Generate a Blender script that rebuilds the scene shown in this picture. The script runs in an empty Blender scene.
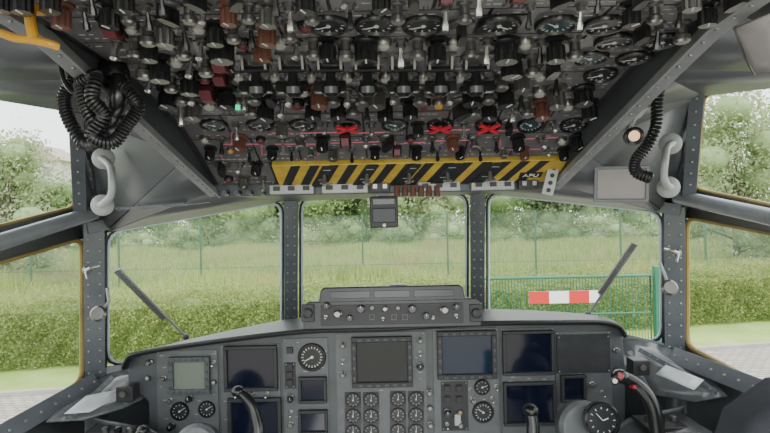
import bpy, math, random
import numpy as np
from mathutils import Matrix, Vector
from mathutils.bvhtree import BVHTree
random.seed(7); rng = np.random.default_rng(7)
SC = bpy.context.scene; COL = SC.collection
rad = math.radians
F = 550.0; CX, CY = 385.0, 216.5
CAM = Vector((0, 0, 1.35)); ROLL = rad(1.2)
RV = Vector((math.cos(ROLL), 0, -math.sin(ROLL))); UV = Vector((math.sin(ROLL), 0, math.cos(ROLL)))
def ray(px, py): return RV*((px-CX)/F) + UV*((CY-py)/F) + Vector((0, 1, 0))
def P(px, py, Y): return CAM + ray(px, py)*Y
GZ = -2.2
def ground(px, py):
    d = ray(px, py); return CAM + d*((GZ-CAM.z)/d.z)

# ------------------------------------------------------------ materials
MATS = {}
def mat(name, col, rough=.5, metal=0., var=.12, scale=25., bump=0., emit=0., spec=.5, detail=4):
    if name in MATS: return MATS[name]
    m = bpy.data.materials.new(name); m.use_nodes = True
    nt = m.node_tree; b = nt.nodes['Principled BSDF']
    tc = nt.nodes.new('ShaderNodeTexCoord'); no = nt.nodes.new('ShaderNodeTexNoise')
    no.inputs['Scale'].default_value = scale; no.inputs['Detail'].default_value = detail
    nt.links.new(tc.outputs['Object'], no.inputs['Vector'])
    mx = nt.nodes.new('ShaderNodeMix'); mx.data_type = 'RGBA'
    mx.inputs[6].default_value = (*[c*(1-var) for c in col], 1)
    mx.inputs[7].default_value = (*[min(1, c*(1+var)) for c in col], 1)
    nt.links.new(no.outputs['Fac'], mx.inputs[0]); nt.links.new(mx.outputs[2], b.inputs['Base Color'])
    b.inputs['Roughness'].default_value = rough; b.inputs['Metallic'].default_value = metal
    b.inputs['Specular IOR Level'].default_value = spec
    if bump:
        bp = nt.nodes.new('ShaderNodeBump'); bp.inputs['Strength'].default_value = bump; bp.inputs['Distance'].default_value = .004
        nt.links.new(no.outputs['Fac'], bp.inputs['Height']); nt.links.new(bp.outputs['Normal'], b.inputs['Normal'])
    if emit:
        b.inputs['Emission Color'].default_value = (*col, 1); b.inputs['Emission Strength'].default_value = emit
    MATS[name] = m; return m
def foliage(name, cols, trans=.35, patch=None):
    cols = [(c[0]*1.2, c[1]*1.13, c[2]*1.15) for c in cols]
    m = bpy.data.materials.new(name); m.use_nodes = True
    nt = m.node_tree; b = nt.nodes['Principled BSDF']; out = nt.nodes['Material Output']
    g = nt.nodes.new('ShaderNodeNewGeometry'); r = nt.nodes.new('ShaderNodeValToRGB')
    e = r.color_ramp.elements
    e[0].color = (*cols[0], 1); e[1].color = (*cols[-1], 1)
    for i, c in enumerate(cols[1:-1]):
        k = e.new((i+1)/(len(cols)-1)); k.color = (*c, 1)
    nt.links.new(g.outputs['Random Per Island'], r.inputs['Fac'])
    col = r.outputs['Color']
    if patch:
        no = nt.nodes.new('ShaderNodeTexNoise'); no.inputs['Scale'].default_value = .22; no.inputs['Detail'].default_value = 3
        nt.links.new(g.outputs['Position'], no.inputs['Vector'])
        rr = nt.nodes.new('ShaderNodeValToRGB'); rr.color_ramp.elements[0].position = .5; rr.color_ramp.elements[1].position = .62
        nt.links.new(no.outputs['Fac'], rr.inputs[0])
        pm = nt.nodes.new('ShaderNodeMix'); pm.data_type = 'RGBA'; pm.inputs[7].default_value = (*patch, 1)
        mu = nt.nodes.new('ShaderNodeMath'); mu.operation = 'MULTIPLY'; mu.inputs[1].default_value = .7
        nt.links.new(rr.outputs[0], mu.inputs[0]); nt.links.new(mu.outputs[0], pm.inputs[0]); nt.links.new(col, pm.inputs[6]); col = pm.outputs[2]
    nt.links.new(col, b.inputs['Base Color']); b.inputs['Roughness'].default_value = .7
    t = nt.nodes.new('ShaderNodeBsdfTranslucent'); nt.links.new(col, t.inputs['Color'])
    mx = nt.nodes.new('ShaderNodeMixShader'); mx.inputs[0].default_value = trans
    nt.links.new(b.outputs[0], mx.inputs[1]); nt.links.new(t.outputs[0], mx.inputs[2]); nt.links.new(mx.outputs[0], out.inputs[0])
    return m
STRUCT = mat('grey_structure_paint', (.10, .108, .113), .36, 0, .4, 6, .15)
STRUCTD = mat('dark_structure_paint', (.05, .056, .062), .4, 0, .4, 9, .1)
FRAME = mat('window_frame_paint', (.10, .112, .125), .33, 0, .35, 12, .1)
BOLT = mat('bolt_metal', (.3, .3, .3), .35, .7)
BOLTD = mat('overhead_screw', (.16, .155, .15), .35, .7)
PLATE = mat('overhead_plate_grey', (.095, .092, .094), .28, 0, .5, 30, .05)
PLATE2 = mat('overhead_base_grey', (.025, .024, .025), .45, 0, .2, 30)
PANEL = mat('instrument_panel_grey', (.066, .072, .078), .4, 0, .4, 14, .1)
PANELL = mat('module_grey', (.092, .098, .104), .38, 0, .4, 24, .06)
HOOD = mat('hood_black_crackle', (.022, .023, .026), .38, 0, .6, 40, .25)
BOXM = mat('control_box_black', (.018, .018, .02), .35, 0, .5, 40, .1)
BLACK = mat('black_plastic', (.010, .010, .011), .26, 0, .2, 40)
BLACKM = mat('black_matte', (.018, .018, .02), .5, 0, .2, 40)
RUBBER = mat('black_rubber', (.01, .01, .011), .4, 0, .2, 40)
CHROME = mat('brushed_silver', (.5, .5, .49), .25, .9, .1, 60)
STEEL = mat('dull_steel', (.2, .195, .185), .3, .85, .2, 60)
WHITE = mat('white_marking', (.55, .55, .53), .5)
DIMW = mat('faded_marking', (.36, .35, .34), .5)
LGREY = mat('light_grey_enamel', (.34, .35, .35), .35, 0, .08, 20)
RED = mat('red_cover', (.27, .015, .02), .4)
REDB = mat('bright_red_cross', (.5, .02, .04), .4)
DRED = mat('dark_red_cover', (.10, .016, .02), .4)
PINK = mat('red_marking_line', (.55, .13, .19), .5)
YEL = mat('hazard_yellow', (.42, .29, .04), .5, 0, .45, 40)
ORNG = mat('yellow_handle_paint', (.5, .25, .02), .4)
SEAL = mat('ochre_window_sealant', (.26, .19, .05), .4, 0, .5, 12)
SEALB = mat('black_window_gasket', (.03, .03, .03), .5)
EDGEGLOW = mat('pale_blue_window_edge', (.65, .76, .85), .2, 0, .1, 30)  # pale blue paints the bright glow along the front pane edges
SCREEN = mat('dark_blue_screen', (.005, .007, .018), .1, 0, .3, 3, spec=.6)
SCREENB = mat('blue_lcd_screen', (.010, .02, .042), .1, 0, .3, 3, spec=.6)
LCD = mat('pale_lcd_screen', (.16, .18, .15), .2, 0, .1, 3)
DIAL = mat('dial_black', (.012, .014, .016), .3)
DIALT = mat('dial_teal', (.02, .045, .05), .3)
GREEN = mat('green_lens', (.02, .8, .35), .2, emit=.9)
AMBER = mat('amber_lens', (.4, .22, .05), .2)
CLEAR = mat('pale_lens', (.3, .3, .27), .15)
BROWN = mat('brown_knob', (.10, .04, .028), .35)
PAPER = mat('pale_sheet', (.42, .44, .45), .35, 0, .35, 10)
SEATM = mat('dark_seat_fabric', (.02, .022, .028), .85, 0, .3, 80, .3)
FLOORM = mat('grey_floor_paint', (.06, .06, .065), .7, 0, .3, 10)
WARM = mat('warm_lamp_lens', (.9, .5, .25), .3, emit=.6)

# ------------------------------------------------------------ mesh builder
def frame(o, z, x=(1, 0, 0)):
    z = Vector(z).normalized(); x = Vector(x); x = (x - z*x.dot(z)).normalized(); y = z.cross(x)
    M = Matrix.Identity(4)
    for i, a in enumerate((x, y, z, Vector(o))):
        for j in range(3): M[j][i] = a[j]
    return M
ID = Matrix.Identity(4)
def T(x, y, z): return Matrix.Translation((x, y, z))
def RX(a): return Matrix.Rotation(rad(a), 4, 'X')
def RY(a): return Matrix.Rotation(rad(a), 4, 'Y')
def RZ(a): return Matrix.Rotation(rad(a), 4, 'Z')
def topmost(o):
    while o.parent: o = o.parent
    return o
class MB:
    def __init__(s): s.v = []; s.f = []; s.m = []; s.mi = 0
    def add(s, vs, fs, M=ID):
        n = len(s.v); s.v += [M @ Vector(a) for a in vs]
        for f in fs: s.f.append([n+i for i in f]); s.m.append(s.mi)
        return s
    def box(s, c, d, M=ID):
        x, y, z = d[0]/2, d[1]/2, d[2]/2; a, b, e = c
        vs = [(a+i*x, b+j*y, e+k*z) for k in (-1, 1) for j in (-1, 1) for i in (-1, 1)]
        return s.add(vs, [(0, 2, 3, 1), (4, 5, 7, 6), (0, 1, 5, 4), (2, 6, 7, 3), (0, 4, 6, 2), (1, 3, 7, 5)], M)
    def lathe(s, prof, M=ID, n=20, cap=True):
        vs = []; fs = []
        for r, h in prof:
            for k in range(n):
                a = 2*math.pi*k/n; vs.append((r*math.cos(a), r*math.sin(a), h))
        for i in range(len(prof)-1):
            for k in range(n):
                k2 = (k+1) % n; fs.append((i*n+k, i*n+k2, (i+1)*n+k2, (i+1)*n+k))
        if cap:
            fs.append(tuple(reversed(range(n)))); fs.append(tuple((len(prof)-1)*n+k for k in range(n)))
        return s.add(vs, fs, M)
    def cyl(s, p0, p1, r0, r1=None, n=12):
        p0 = Vector(p0); p1 = Vector(p1); r1 = r0 if r1 is None else r1
        d = p1-p0; x = (1, 0, 0) if abs(d.normalized().x) < .9 else (0, 0, 1)
        return s.lathe([(r0, 0), (r1, d.length)], frame(p0, d, x), n)
    def tube(s, pts, r, n=8, closed=False):
        pts = [Vector(p) for p in pts]; N = len(pts); rs = r if isinstance(r, (list, tuple)) else [r]*N
        vs = []; fs = []; up = None
        for i, p in enumerate(pts):
            if closed: t = pts[(i+1) % N]-pts[i-1]
            else: t = pts[min(i+1, N-1)]-pts[max(i-1, 0)]
            t.normalize()
            if up is None:
                up = Vector((0, 0, 1)) if abs(t.z) < .9 else Vector((1, 0, 0))
            up = (up - t*up.dot(t)).normalized(); w = t.cross(up)
            for k in range(n):
                a = 2*math.pi*k/n; vs.append(p + (up*math.cos(a)+w*math.sin(a))*rs[i])
        for i in range(N if closed else N-1):
            j = (i+1) % N
            for k in range(n):
                k2 = (k+1) % n; fs.append((i*n+k, i*n+k2, j*n+k2, j*n+k))
        if not closed: fs.append(tuple(reversed(range(n)))); fs.append(tuple((N-1)*n+k for k in range(n)))
        return s.add(vs, fs)
    def prism(s, poly, h0, h1, M=ID):
        n = len(poly)
        vs = [(x, y, h0) for x, y in poly]+[(x, y, h1) for x, y in poly]
        fs = [tuple(reversed(range(n))), tuple(range(n, 2*n))]+[(i, (i+1) % n, n+(i+1) % n, n+i) for i in range(n)]
        return s.add(vs, fs, M)
    def ball(s, c, r, M=ID, n=10, sq=(1, 1, 1)):
        vs = []; fs = []; h = n//2
        for i in range(h+1):
            a = math.pi*i/h
            for k in range(n):
                b = 2*math.pi*k/n
                vs.append((c[0]+r*sq[0]*math.sin(a)*math.cos(b), c[1]+r*sq[1]*math.sin(a)*math.sin(b), c[2]+r*sq[2]*math.cos(a)))
        for i in range(h):
            for k in range(n): k2 = (k+1) % n; fs.append((i*n+k, (i+1)*n+k, (i+1)*n+k2, i*n+k2))
        return s.add(vs, fs, M)
    def fan(s, pts):
        c = sum(pts, Vector())/len(pts); n = len(pts); mid = [p.lerp(c, .5) for p in pts]
        fs = [(i, (i+1) % n, n+(i+1) % n, n+i) for i in range(n)]+[(n+i, n+(i+1) % n, 2*n) for i in range(n)]
        return s.add(pts+mid+[c], fs)
    def mesh(s, name, mats, smooth=True, off=Vector((0, 0, 0)), ang=35):
        me = bpy.data.meshes.new(name)
        me.from_pydata([tuple(v-off) for v in s.v], [], s.f)
        if not isinstance(mats, (list, tuple)): mats = [mats]
        for m in mats: me.materials.append(m)
        me.polygons.foreach_set('material_index', s.m)
        if smooth:
            me.polygons.foreach_set('use_smooth', [True]*len(me.polygons)); me.set_sharp_from_angle(angle=rad(ang))
        me.update(); return me
    def build(s, name, mats, parent=None, bevel=0, smooth=True, seg=2, solid=0, ang=35):
        if parent is not None: off = Vector(topmost(parent).location)
        else:
            xs = [v.x for v in s.v]; ys = [v.y for v in s.v]; zs = [v.z for v in s.v]
            off = Vector(((min(xs)+max(xs))/2, (min(ys)+max(ys))/2, min(zs)))
        me = s.mesh(name, mats, smooth, off, ang)
        o = bpy.data.objects.new(name, me); COL.objects.link(o)
        if parent is not None: o.parent = parent
        else: o.location = off
        if solid:
            md = o.modifiers.new('solid', 'SOLIDIFY'); md.thickness = solid; md.offset = 0
        if bevel:
            md = o.modifiers.new('bevel', 'BEVEL'); md.width = bevel; md.segments = seg; md.limit_method = 'ANGLE'; md.angle_limit = rad(40); md.harden_normals = True
        return o
def tag(o, label, cat, group=None, kind=None):
    if label: o['label'] = label
    if cat: o['category'] = cat
    if group: o['group'] = group
    if kind: o['kind'] = kind
    return o
def thing(name, loc, label, cat, group=None):
    o = bpy.data.objects.new(name, None); COL.objects.link(o); o.location = loc; o.empty_display_size = .05
    return tag(o, label, cat, group)
def struct(o): o['kind'] = 'structure'; return o
def spline(pts, k=8):
    pts = [Vector(p) for p in pts]; out = []
    for i in range(len(pts)-1):
        p0 = pts[max(i-1, 0)]; p1 = pts[i]; p2 = pts[i+1]; p3 = pts[min(i+2, len(pts)-1)]
        for j in range(k):
            t = j/k
            out.append(.5*((2*p1)+(p2-p0)*t+(2*p0-5*p1+4*p2-p3)*t*t+(3*p1-p0-3*p2+p3)*t**3))
    out.append(pts[-1]); return out
def roundloop(pts, r):
    out = []; n = len(pts)
    for i in range(n):
        p = pts[i]; a = (pts[i-1]-p); b = (pts[(i+1) % n]-p)
        ra = min(r, a.length*.4); rb = min(r, b.length*.4)
        A = p+a.normalized()*ra; B = p+b.normalized()*rb
        for t in (0, .25, .5, .75, 1): out.append(A*(1-t)**2+p*2*t*(1-t)+B*t*t)
    return out

# ------------------------------------------------------------ part prototypes
def gauge_kind(r, n_tick=12, dial=None, a0=0.4, square=False):
    dial = dial or DIAL
    b = MB(); b.lathe([(r*1.12, 0), (r*1.12, .004), (r*1.05, .007), (r*.92, .007), (r*.86, .003)], n=28, cap=False)
    if square:
        b.prism([(-r*1.15, -r*1.15), (r*1.15, -r*1.15), (r*1.15, r*1.15), (-r*1.15, r*1.15)], -.002, .003)
    d = MB(); d.lathe([(r*.9, .0005), (r*.9, .0033)], n=28); d.mi = 1
    for k in range(n_tick):
        a = 2*math.pi*k/n_tick
        d.box((0, r*.75, .0036), (r*.06, r*.17, .0006), RZ(math.degrees(a)))
    nd = MB(); nd.box((0, r*.25, .0048), (r*.07, r*.8, .0008), RZ(random.uniform(0, 360))); nd.lathe([(r*.12, .0035), (r*.12, .0055)], n=10)
    return ('gauge', b.mesh('gauge', BLACK), [('dial', d.mesh('dial', [dial, WHITE])), ('needle', nd.mesh('needle', WHITE))])
K = {}
def mk():
    b = MB(); b.lathe([(.0075, 0), (.0075, .003), (.005, .004), (.005, .008)], n=6)
    for tl, nm in ((18, 'tog_f'), (-22, 'tog_b')):
        l = MB(); l.lathe([(.002, .004), (.0026, .016), (.004, .021), (.004, .026), (.001, .028)], RX(tl), 8)
        K[nm] = ('toggle_switch', b.mesh('toggle_switch', STEEL), [('lever', l.mesh('lever', CHROME))])
        K[nm+'k'] = ('toggle_switch', K[nm][1], [('lever', l.mesh('lever', BLACK))])
    pr = []
    for i in range(24): a = 2*math.pi*i/24; q = .0095 if i % 2 else .0083; pr.append((q*math.cos(a), q*math.sin(a)))
    for nm, mm in (('knob', BLACK), ('bknob', BROWN), ('sknob', STEEL)):
        k = MB(); k.lathe([(.0125, 0), (.0125, .003), (.006, .005), (.006, .009)], n=18); k.prism(pr, .008, .024)
        li = MB(); li.box((0, .0045, .0243), (.0016, .009, .0007))
        K[nm] = ('rotary_knob', k.mesh('rotary_knob', mm), [('pointer_line', li.mesh('pointer_line', WHITE))])
    k = MB(); k.lathe([(.017, 0), (.017, .004), (.012, .007)], n=20); k.prism([(a*1.4, c*1.4) for a, c in pr], .006, .026)
    li = MB(); li.box((0, .006, .0263), (.002, .012, .0008))
    K['bigknob'] = ('rotary_knob', k.mesh('rotary_knob', BLACK), [('pointer_line', li.mesh('pointer_line', WHITE))])
    k = MB(); k.lathe([(.014, 0), (.014, .003), (.010, .005)], n=18); h = MB(); h.prism([(-.004, -.012), (.004, -.012), (.0055, 0), (.003, .015), (-.003, .015), (-.0055, 0)], .004, .021)
    K['bar'] = ('selector_knob', k.mesh('selector_knob', STEEL), [('handle_bar', h.mesh('handle_bar', BLACK))])
    k = MB(); k.lathe([(.009, 0), (.009, .002), (.0055, .004), (.0055, .012), (.008, .014), (.008, .019), (.006, .021)], n=16)
    K['silver'] = ('dimmer_knob', k.mesh('dimmer_knob', STEEL), [])
    k = MB(); k.lathe([(.021, 0), (.021, .004), (.018, .006)], n=24)
    h = MB(); h.lathe([(.006, .005), (.006, .014)], n=12); h.prism([(-.021, -.006), (-.012, -.008), (.012, -.008), (.021, -.006), (.021, .006), (.012, .005), (-.012, .005), (-.021, .006)], .012, .026)
    h.mi = 1; h.box((0, 0, .0262), (.036, .0016, .0006))
    K['valve'] = ('valve_selector', k.mesh('valve_selector', PLATE), [('handle_bar', h.mesh('handle_bar', [BLACK, WHITE]))])
    k = MB(); k.box((0, 0, .002), (.036, .034, .004))
    for s in (-.015, .012): k.prism([(-.014, 0), (.014, 0), (.006, .018), (-.008, .018)], s, s+.003, RZ(90) @ RX(90))
    h = MB(); h.cyl((-.017, 0, .016), (.017, 0, .016), .004, n=10); h.lathe([(.005, .014), (.007, .030), (.012, .036), (.012, .044), (.007, .048)], RX(12), 12)
    pg = MB()
    for s in (-1, 1): pg.tube([(s*.004, -.004, .020), (s*.010, -.016, .022), (s*.013, -.024, .013), (s*.013, -.024, .002)], .0024, 6)
    K['hooded'] = ('hooded_lever', k.mesh('hooded_lever', STEEL), [('handle', h.mesh('handle', BLACK)), ('prong_guard', pg.mesh('prong_guard', CHROME))])
    for nm, mm in (('red', RED), ('dred', DRED)):
        k = MB(); k.box((0, 0, .002), (.018, .036, .004)); k.box((-.008, -.008, .007), (.002, .012, .01)); k.box((.008, -.008, .007), (.002, .012, .01))
        h = MB(); h.prism([(-.014, .003), (.014, .003), (.015, .010), (.004, .017), (-.012, .013)], -.006, .006, RZ(90) @ RX(90))
        K[nm] = ('guarded_switch', k.mesh('guarded_switch', BLACK), [('guard_cover', h.mesh('guard_cover', mm))])
    for nm, mm in (('green', GREEN), ('amber', AMBER), ('clear', CLEAR), ('redl', DRED)):
        k = MB(); k.lathe([(.0085, 0), (.0085, .004), (.007, .0075), (.006, .0075)], n=14, cap=False)
        h = MB(); h.lathe([(.0064, .002), (.0064, .008), (.0045, .0105), (.001, .0115)], n=12)
        K[nm] = ('indicator_lamp', k.mesh('indicator_lamp', STEEL if nm != 'redl' else BLACK), [('lens', h.mesh('lens', mm))])
    k = MB(); k.box((0, 0, .002), (.022, .022, .004)); h = MB(); h.box((0, 0, .006), (.017, .017, .006))
    K['button'] = ('push_button', k.mesh('push_button', BLACK), [('button_cap', h.mesh('button_cap', BLACKM))])
    K['g24'] = gauge_kind(.0235, 12); K['g24t'] = gauge_kind(.0235, 16, DIALT); K['g24s'] = gauge_kind(.0235, 12, DIAL, square=True)
    k = MB(); k.lathe([(.010, 0), (.010, .006)], n=14)
    h = MB(); h.cyl((0, 0, .004), (0, 0, .012), .004, n=10)
    for a in (38, -38): h.prism([(-.024, -.0035), (.024, -.0035), (.024, .0035), (-.024, .0035)], .010, .014, RZ(a))
    K['cross'] = ('pull_handle', k.mesh('pull_handle', BLACK), [('cross_grip', h.mesh('cross_grip', REDB))])
mk()
def place(kind, root, M, label=None, scale=1.0):
    nm, me, subs = K[kind]
    o = bpy.data.objects.new(nm, me); COL.objects.link(o); o.parent = root
    o.matrix_local = Matrix.Translation(-Vector(root.location)) @ M @ Matrix.Scale(scale, 4)
    if label: o['label'] = label
    for sn, sm in subs:
        c = bpy.data.objects.new(sn, sm); COL.objects.link(c); c.parent = o
    return o

# ------------------------------------------------------------ SHELL
def V(*a): return Vector(a)
HW = .388      # half width of the overhead plates
PROF = [(.2, .240), (.65, .235), (.86, .224), (1.06, .181), (1.17, .135), (1.285, .083)]
def pz(Y):
    for (a, b), (c, d) in zip(PROF[:-1], PROF[1:]):
        if Y <= c: return b+(d-b)*(Y-a)/(c-a)
    return PROF[-1][1]
def pn(Y):
    for (a, b), (c, d) in zip(PROF[:-1], PROF[1:]):
        if Y <= c or c == PROF[-1][0]:
            t = V(0, c-a, d-b).normalized(); return V(0, t.z, -t.y)
WX = .415
def rl(s, Y, up=.004): return V(s*WX, Y, 1.35+pz(Y)+up)
def wallpts(s):
    return dict(A0=V(s*WX, -.3, 1.60), A1=rl(s, .65), Ak=rl(s, .86), Am=rl(s, 1.06), An=rl(s, 1.17), A2=V(s*WX, 1.31, 1.35+.070))
Lp = dict(wallpts(-1), B0=V(-.86, -.3, 1.62), B1=P(0, 98, 1.24), B2=P(70, 110, 1.46),
          C0=V(-1.06, -.3, 1.33), C1=P(0, 226, 1.386), C2=P(75, 207, 1.62), D0=V(-1.1, -.3, 1.24), D1=P(0, 262, 1.42), D2=P(82, 238, 1.70),
          E0=V(-1.12, -.3, .78), E1=P(0, 430, 1.42), E2=P(82, 381, 1.72), G1=P(106, 231, 1.74), G2=P(283, 200, 1.98), H1=P(106, 366, 1.82), H2=P(283, 345, 2.18))
Rp = dict(wallpts(1), B0=V(.86, -.3, 1.60), B1=P(770, 86, 1.24), B2=P(704, 94, 1.46),
          C0=V(1.06, -.3, 1.31), C1=P(770, 205, 1.386), C2=P(695, 189, 1.62), D0=V(1.1, -.3, 1.22), D1=P(770, 233, 1.42), D2=P(687, 217, 1.70),
          E0=V(1.12, -.3, .76), E1=P(770, 389, 1.42), E2=P(687, 346, 1.72), G1=P(663, 211, 1.74), G2=P(487, 192, 1.98), H1=P(663, 343, 1.82), H2=P(487, 330, 2.18))
for D in (Lp, Rp):      # the side windows run on well past the frame edge in one plane
    for k in 'BCDE': D[k+'1'] = D[k+'1']+(D[k+'1']-D[k+'2'])*1.2
def flr(p): return V(p.x, p.y, 0)
BV = []
def skin(polys):
    m = MB()
    for pl in polys:
        m.add(pl, [tuple(range(len(pl)))])
        for i in range(1, len(pl)-1): BV.append((pl[0], pl[i], pl[i+1]))
    return m
for side, D in (('left', Lp), ('right', Rp)):
    g = lambda s: [D[k] for k in s.split()]
    m = skin([g('A0 A1 B1 B0'), g('A1 Ak B1'), g('Ak B2 B1'), g('Ak Am B2'), g('Am An B2'), g('An A2 G1'), g('An G1 B2'), g('A2 G2 G1'), g('B2 G1 D2 C2'), g('C0 C1 D1 D0'), g('C1 C2 D2 D1'), g('D2 G1 H1 E2'),
              [D['E1'], D['E2'], flr(D['E2']), flr(D['E1'])], [D['E0'], D['E1'], flr(D['E1']), flr(D['E0'])], [D['E2'], D['H1'], flr(D['H1']), flr(D['E2'])]])
    struct(m.build('wall_'+side, STRUCT, solid=.012, smooth=True, ang=28))
I1 = P(300, 197, 2.0); I2 = P(468, 193, 2.0); J1 = P(300, 345, 2.2); J2 = P(468, 340, 2.2)
m = skin([[Lp['A2'], Rp['A2'], Rp['G2'], I2, I1, Lp['G2']]])
struct(m.build('ceiling', STRUCTD, solid=.012, smooth=False))
m = skin([[Lp['H1'], Lp['H2'], flr(Lp['H2']), flr(Lp['H1'])], [Rp['H1'], Rp['H2'], flr(Rp['H2']), flr(Rp['H1'])], [Lp['H2'], J1, J2, Rp['H2'], flr(Rp['H2']), flr(Lp['H2'])]])
struct(m.build('wall_front', STRUCTD, solid=.012, smooth=False))
m = MB().box((0, .6, -.03), (2.4, 3.3, .06)); struct(m.build('floor', FLOORM))
bv = BVHTree.FromPolygons([tuple(p) for t in BV for p in t], [(3*i, 3*i+1, 3*i+2) for i in range(len(BV))])
def WH(px, py, up=0.):
    d = ray(px, py).normalized(); h, n, i, dist = bv.ray_cast(CAM, d)
    if h is None: return P(px, py, 1.4), -d
    if n.dot(d) > 0: n = -n
    return h+n*(up+.006), n
def W(px, py, up=0.): return WH(px, py, up)[0]

# trims
tn = [0]
def bolts(m, p0, p1, nrm, sp, r):
    p0 = Vector(p0); p1 = Vector(p1); L = (p1-p0).length; n = max(2, int(L/sp))
    for i in range(n+1):
        m.ball((0, 0, 0), r, frame(p0.lerp(p1, i/n), nrm), 8, (1, 1, .6))
def beam(p0, p1, w, d, mt=None, toward=None, sp=.045, rr=.005, bev=.004, rows=(0,), ext=0):
    p0 = Vector(p0); p1 = Vector(p1); t = (p1-p0).normalized()
    n = ((CAM-(p0+p1)/2) if toward is None else Vector(toward)); n = (n-t*n.dot(t)).normalized(); M = frame(p0, t, n)
    L = (p1-p0).length; m = MB(); m.box((0, 0, L/2), (d, w, L+ext), M)
    m.mi = 1; s = t.cross(n)
    for q in rows: bolts(m, p0+n*d/2+s*q+t*.015, p1+n*d/2+s*q-t*.015, n, sp, rr)
    tn[0] += 1
    return struct(m.build('trim_%d' % tn[0], [mt or FRAME, BOLT], bevel=bev))
beam(P(291, 192, 1.96), P(291, 350, 2.16), .05, .05, rows=(-.012, .012), sp=.035)
beam(P(477.5, 188, 1.96), P(477.5, 345, 2.16), .052, .05, rows=(-.012, .012), sp=.035)
beam(P(94, 222, 1.70), P(95, 385, 1.76), .058, .05, rows=(-.016, .016), sp=.035)
beam(P(674.5, 206, 1.70), P(675, 360, 1.76), .058, .05, rows=(-.016, .016), sp=.035)
hp = [(88, 228, 1.68), (150, 217, 1.80), (215, 205, 1.9), (291, 194, 1.96), (385, 190, 1.975), (478, 188, 1.96), (550, 192, 1.9), (615, 201, 1.80), (680, 210, 1.68)]
for a, b in zip(hp[:-1], hp[1:]): beam(P(*a), P(*b), .035, .04, sp=.04, rr=.004, ext=.01)
beam(P(92, 383, 1.70), P(-60, 470, 1.25), .05, .05); beam(P(678, 357, 1.70), P(840, 420, 1.22), .05, .05)
beam(P(100, 376, 1.78), P(160, 366, 1.86), .05, .04); beam(P(668, 352, 1.78), P(610, 338, 1.86), .05, .04)
beam(P(76, 104, 1.40), P(80, 215, 1.60), .035, .03, sp=.035); beam(P(697, 90, 1.40), P(689, 197, 1.60), .035, .03, sp=.035)
TUBE = mat('tube_blue_grey', (.19, .205, .22), .25, 0, .25, 20)
for pts in ([P(94, 213, 1.64), P(0, 242, 1.33), P(-130, 284, 1.05)], [P(678, 197, 1.64), P(770, 217, 1.33), P(900, 246, 1.05)]):
    m = MB(); m.tube(spline(pts, 6), .021, 16); tn[0] += 1; struct(m.build('trim_%d' % tn[0], TUBE))
RAILM = mat('rail_grey', (.24, .247, .25), .38, .2, .4, 20)
def rail(s):
    # straight rails: they run under the curved panel edge, joined to it by a cheek plate
    a = V(s*.404, .10, 1.35+.262); c = V(s*.404, .66, 1.35+.222); d = V(s*.404, 1.305, 1.35+.062)
    tn[0] += 1; m = MB()
    for p, q in ((a, c), (c, d)):
        t = (q-p).normalized(); n = V(-s*.25, -.2, -1); n = (n-t*n.dot(t)).normalized(); M = frame(p, t, n); L = (q-p).length
        m.mi = 0; m.box((0, 0, L/2), (.010, .024, L+.003), M); m.box((.008, s*.0105, L/2), (.010, .004, L+.003), M)
        m.mi = 1; bolts(m, p+n*.006, q+n*.006, n, .03, .003)
    struct(m.build('trim_%d' % tn[0], [RAILM, BOLT], bevel=.002))
    ys = [.66+i*.04 for i in range(17)]; m = MB(); vs = []
    for y in ys:
        yy = min(y, 1.285); f = (y-.66)/.645; vs += [V(s*.400, y, 1.35+max(pz(yy), .222-.16*f)), V(s*.403, y, 1.35+.222-.16*f)]
    m.add(vs, [(2*i, 2*i+2, 2*i+3, 2*i+1) for i in range(len(ys)-1)]); tn[0] += 1
    struct(m.build('trim_%d' % tn[0], STRUCTD, solid=.004, smooth=False))
rail(-1); rail(1)
def strip_on_wall(pts, w, mt=STRUCT, th=.006, sp=.03):
    q = []
    for (a, b) in zip(pts[:-1], pts[1:]):
        for i in range(4): q.append((a[0]+(b[0]-a[0])*i/4, a[1]+(b[1]-a[1])*i/4))
    q.append(pts[-1]); m = MB()
    for a, b in zip(q[:-1], q[1:]):
        pa, na = WH(*a); pb, nb_ = WH(*b); t = pb-pa
        if t.length < .001 or t.length > .3: continue
        n = (na-t.normalized()*na.dot(t.normalized())).normalized(); M = frame(pa, t, n)
        m.mi = 0; m.box((0, 0, t.length/2), (th*2, w, t.length+.004), M)
        m.mi = 1; bolts(m, pa+n*th, pb+n*th, n, sp, .003)
    tn[0] += 1; return struct(m.build('trim_%d' % tn[0], [mt, BOLT], bevel=.0015))
strip_on_wall([(92, 150), (100, 222)], .02, STRUCTD)
strip_on_wall([(120, 207), (208, 198)], .012, FRAME)
strip_on_wall([(683, 140), (676, 204)], .02, STRUCTD)

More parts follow.
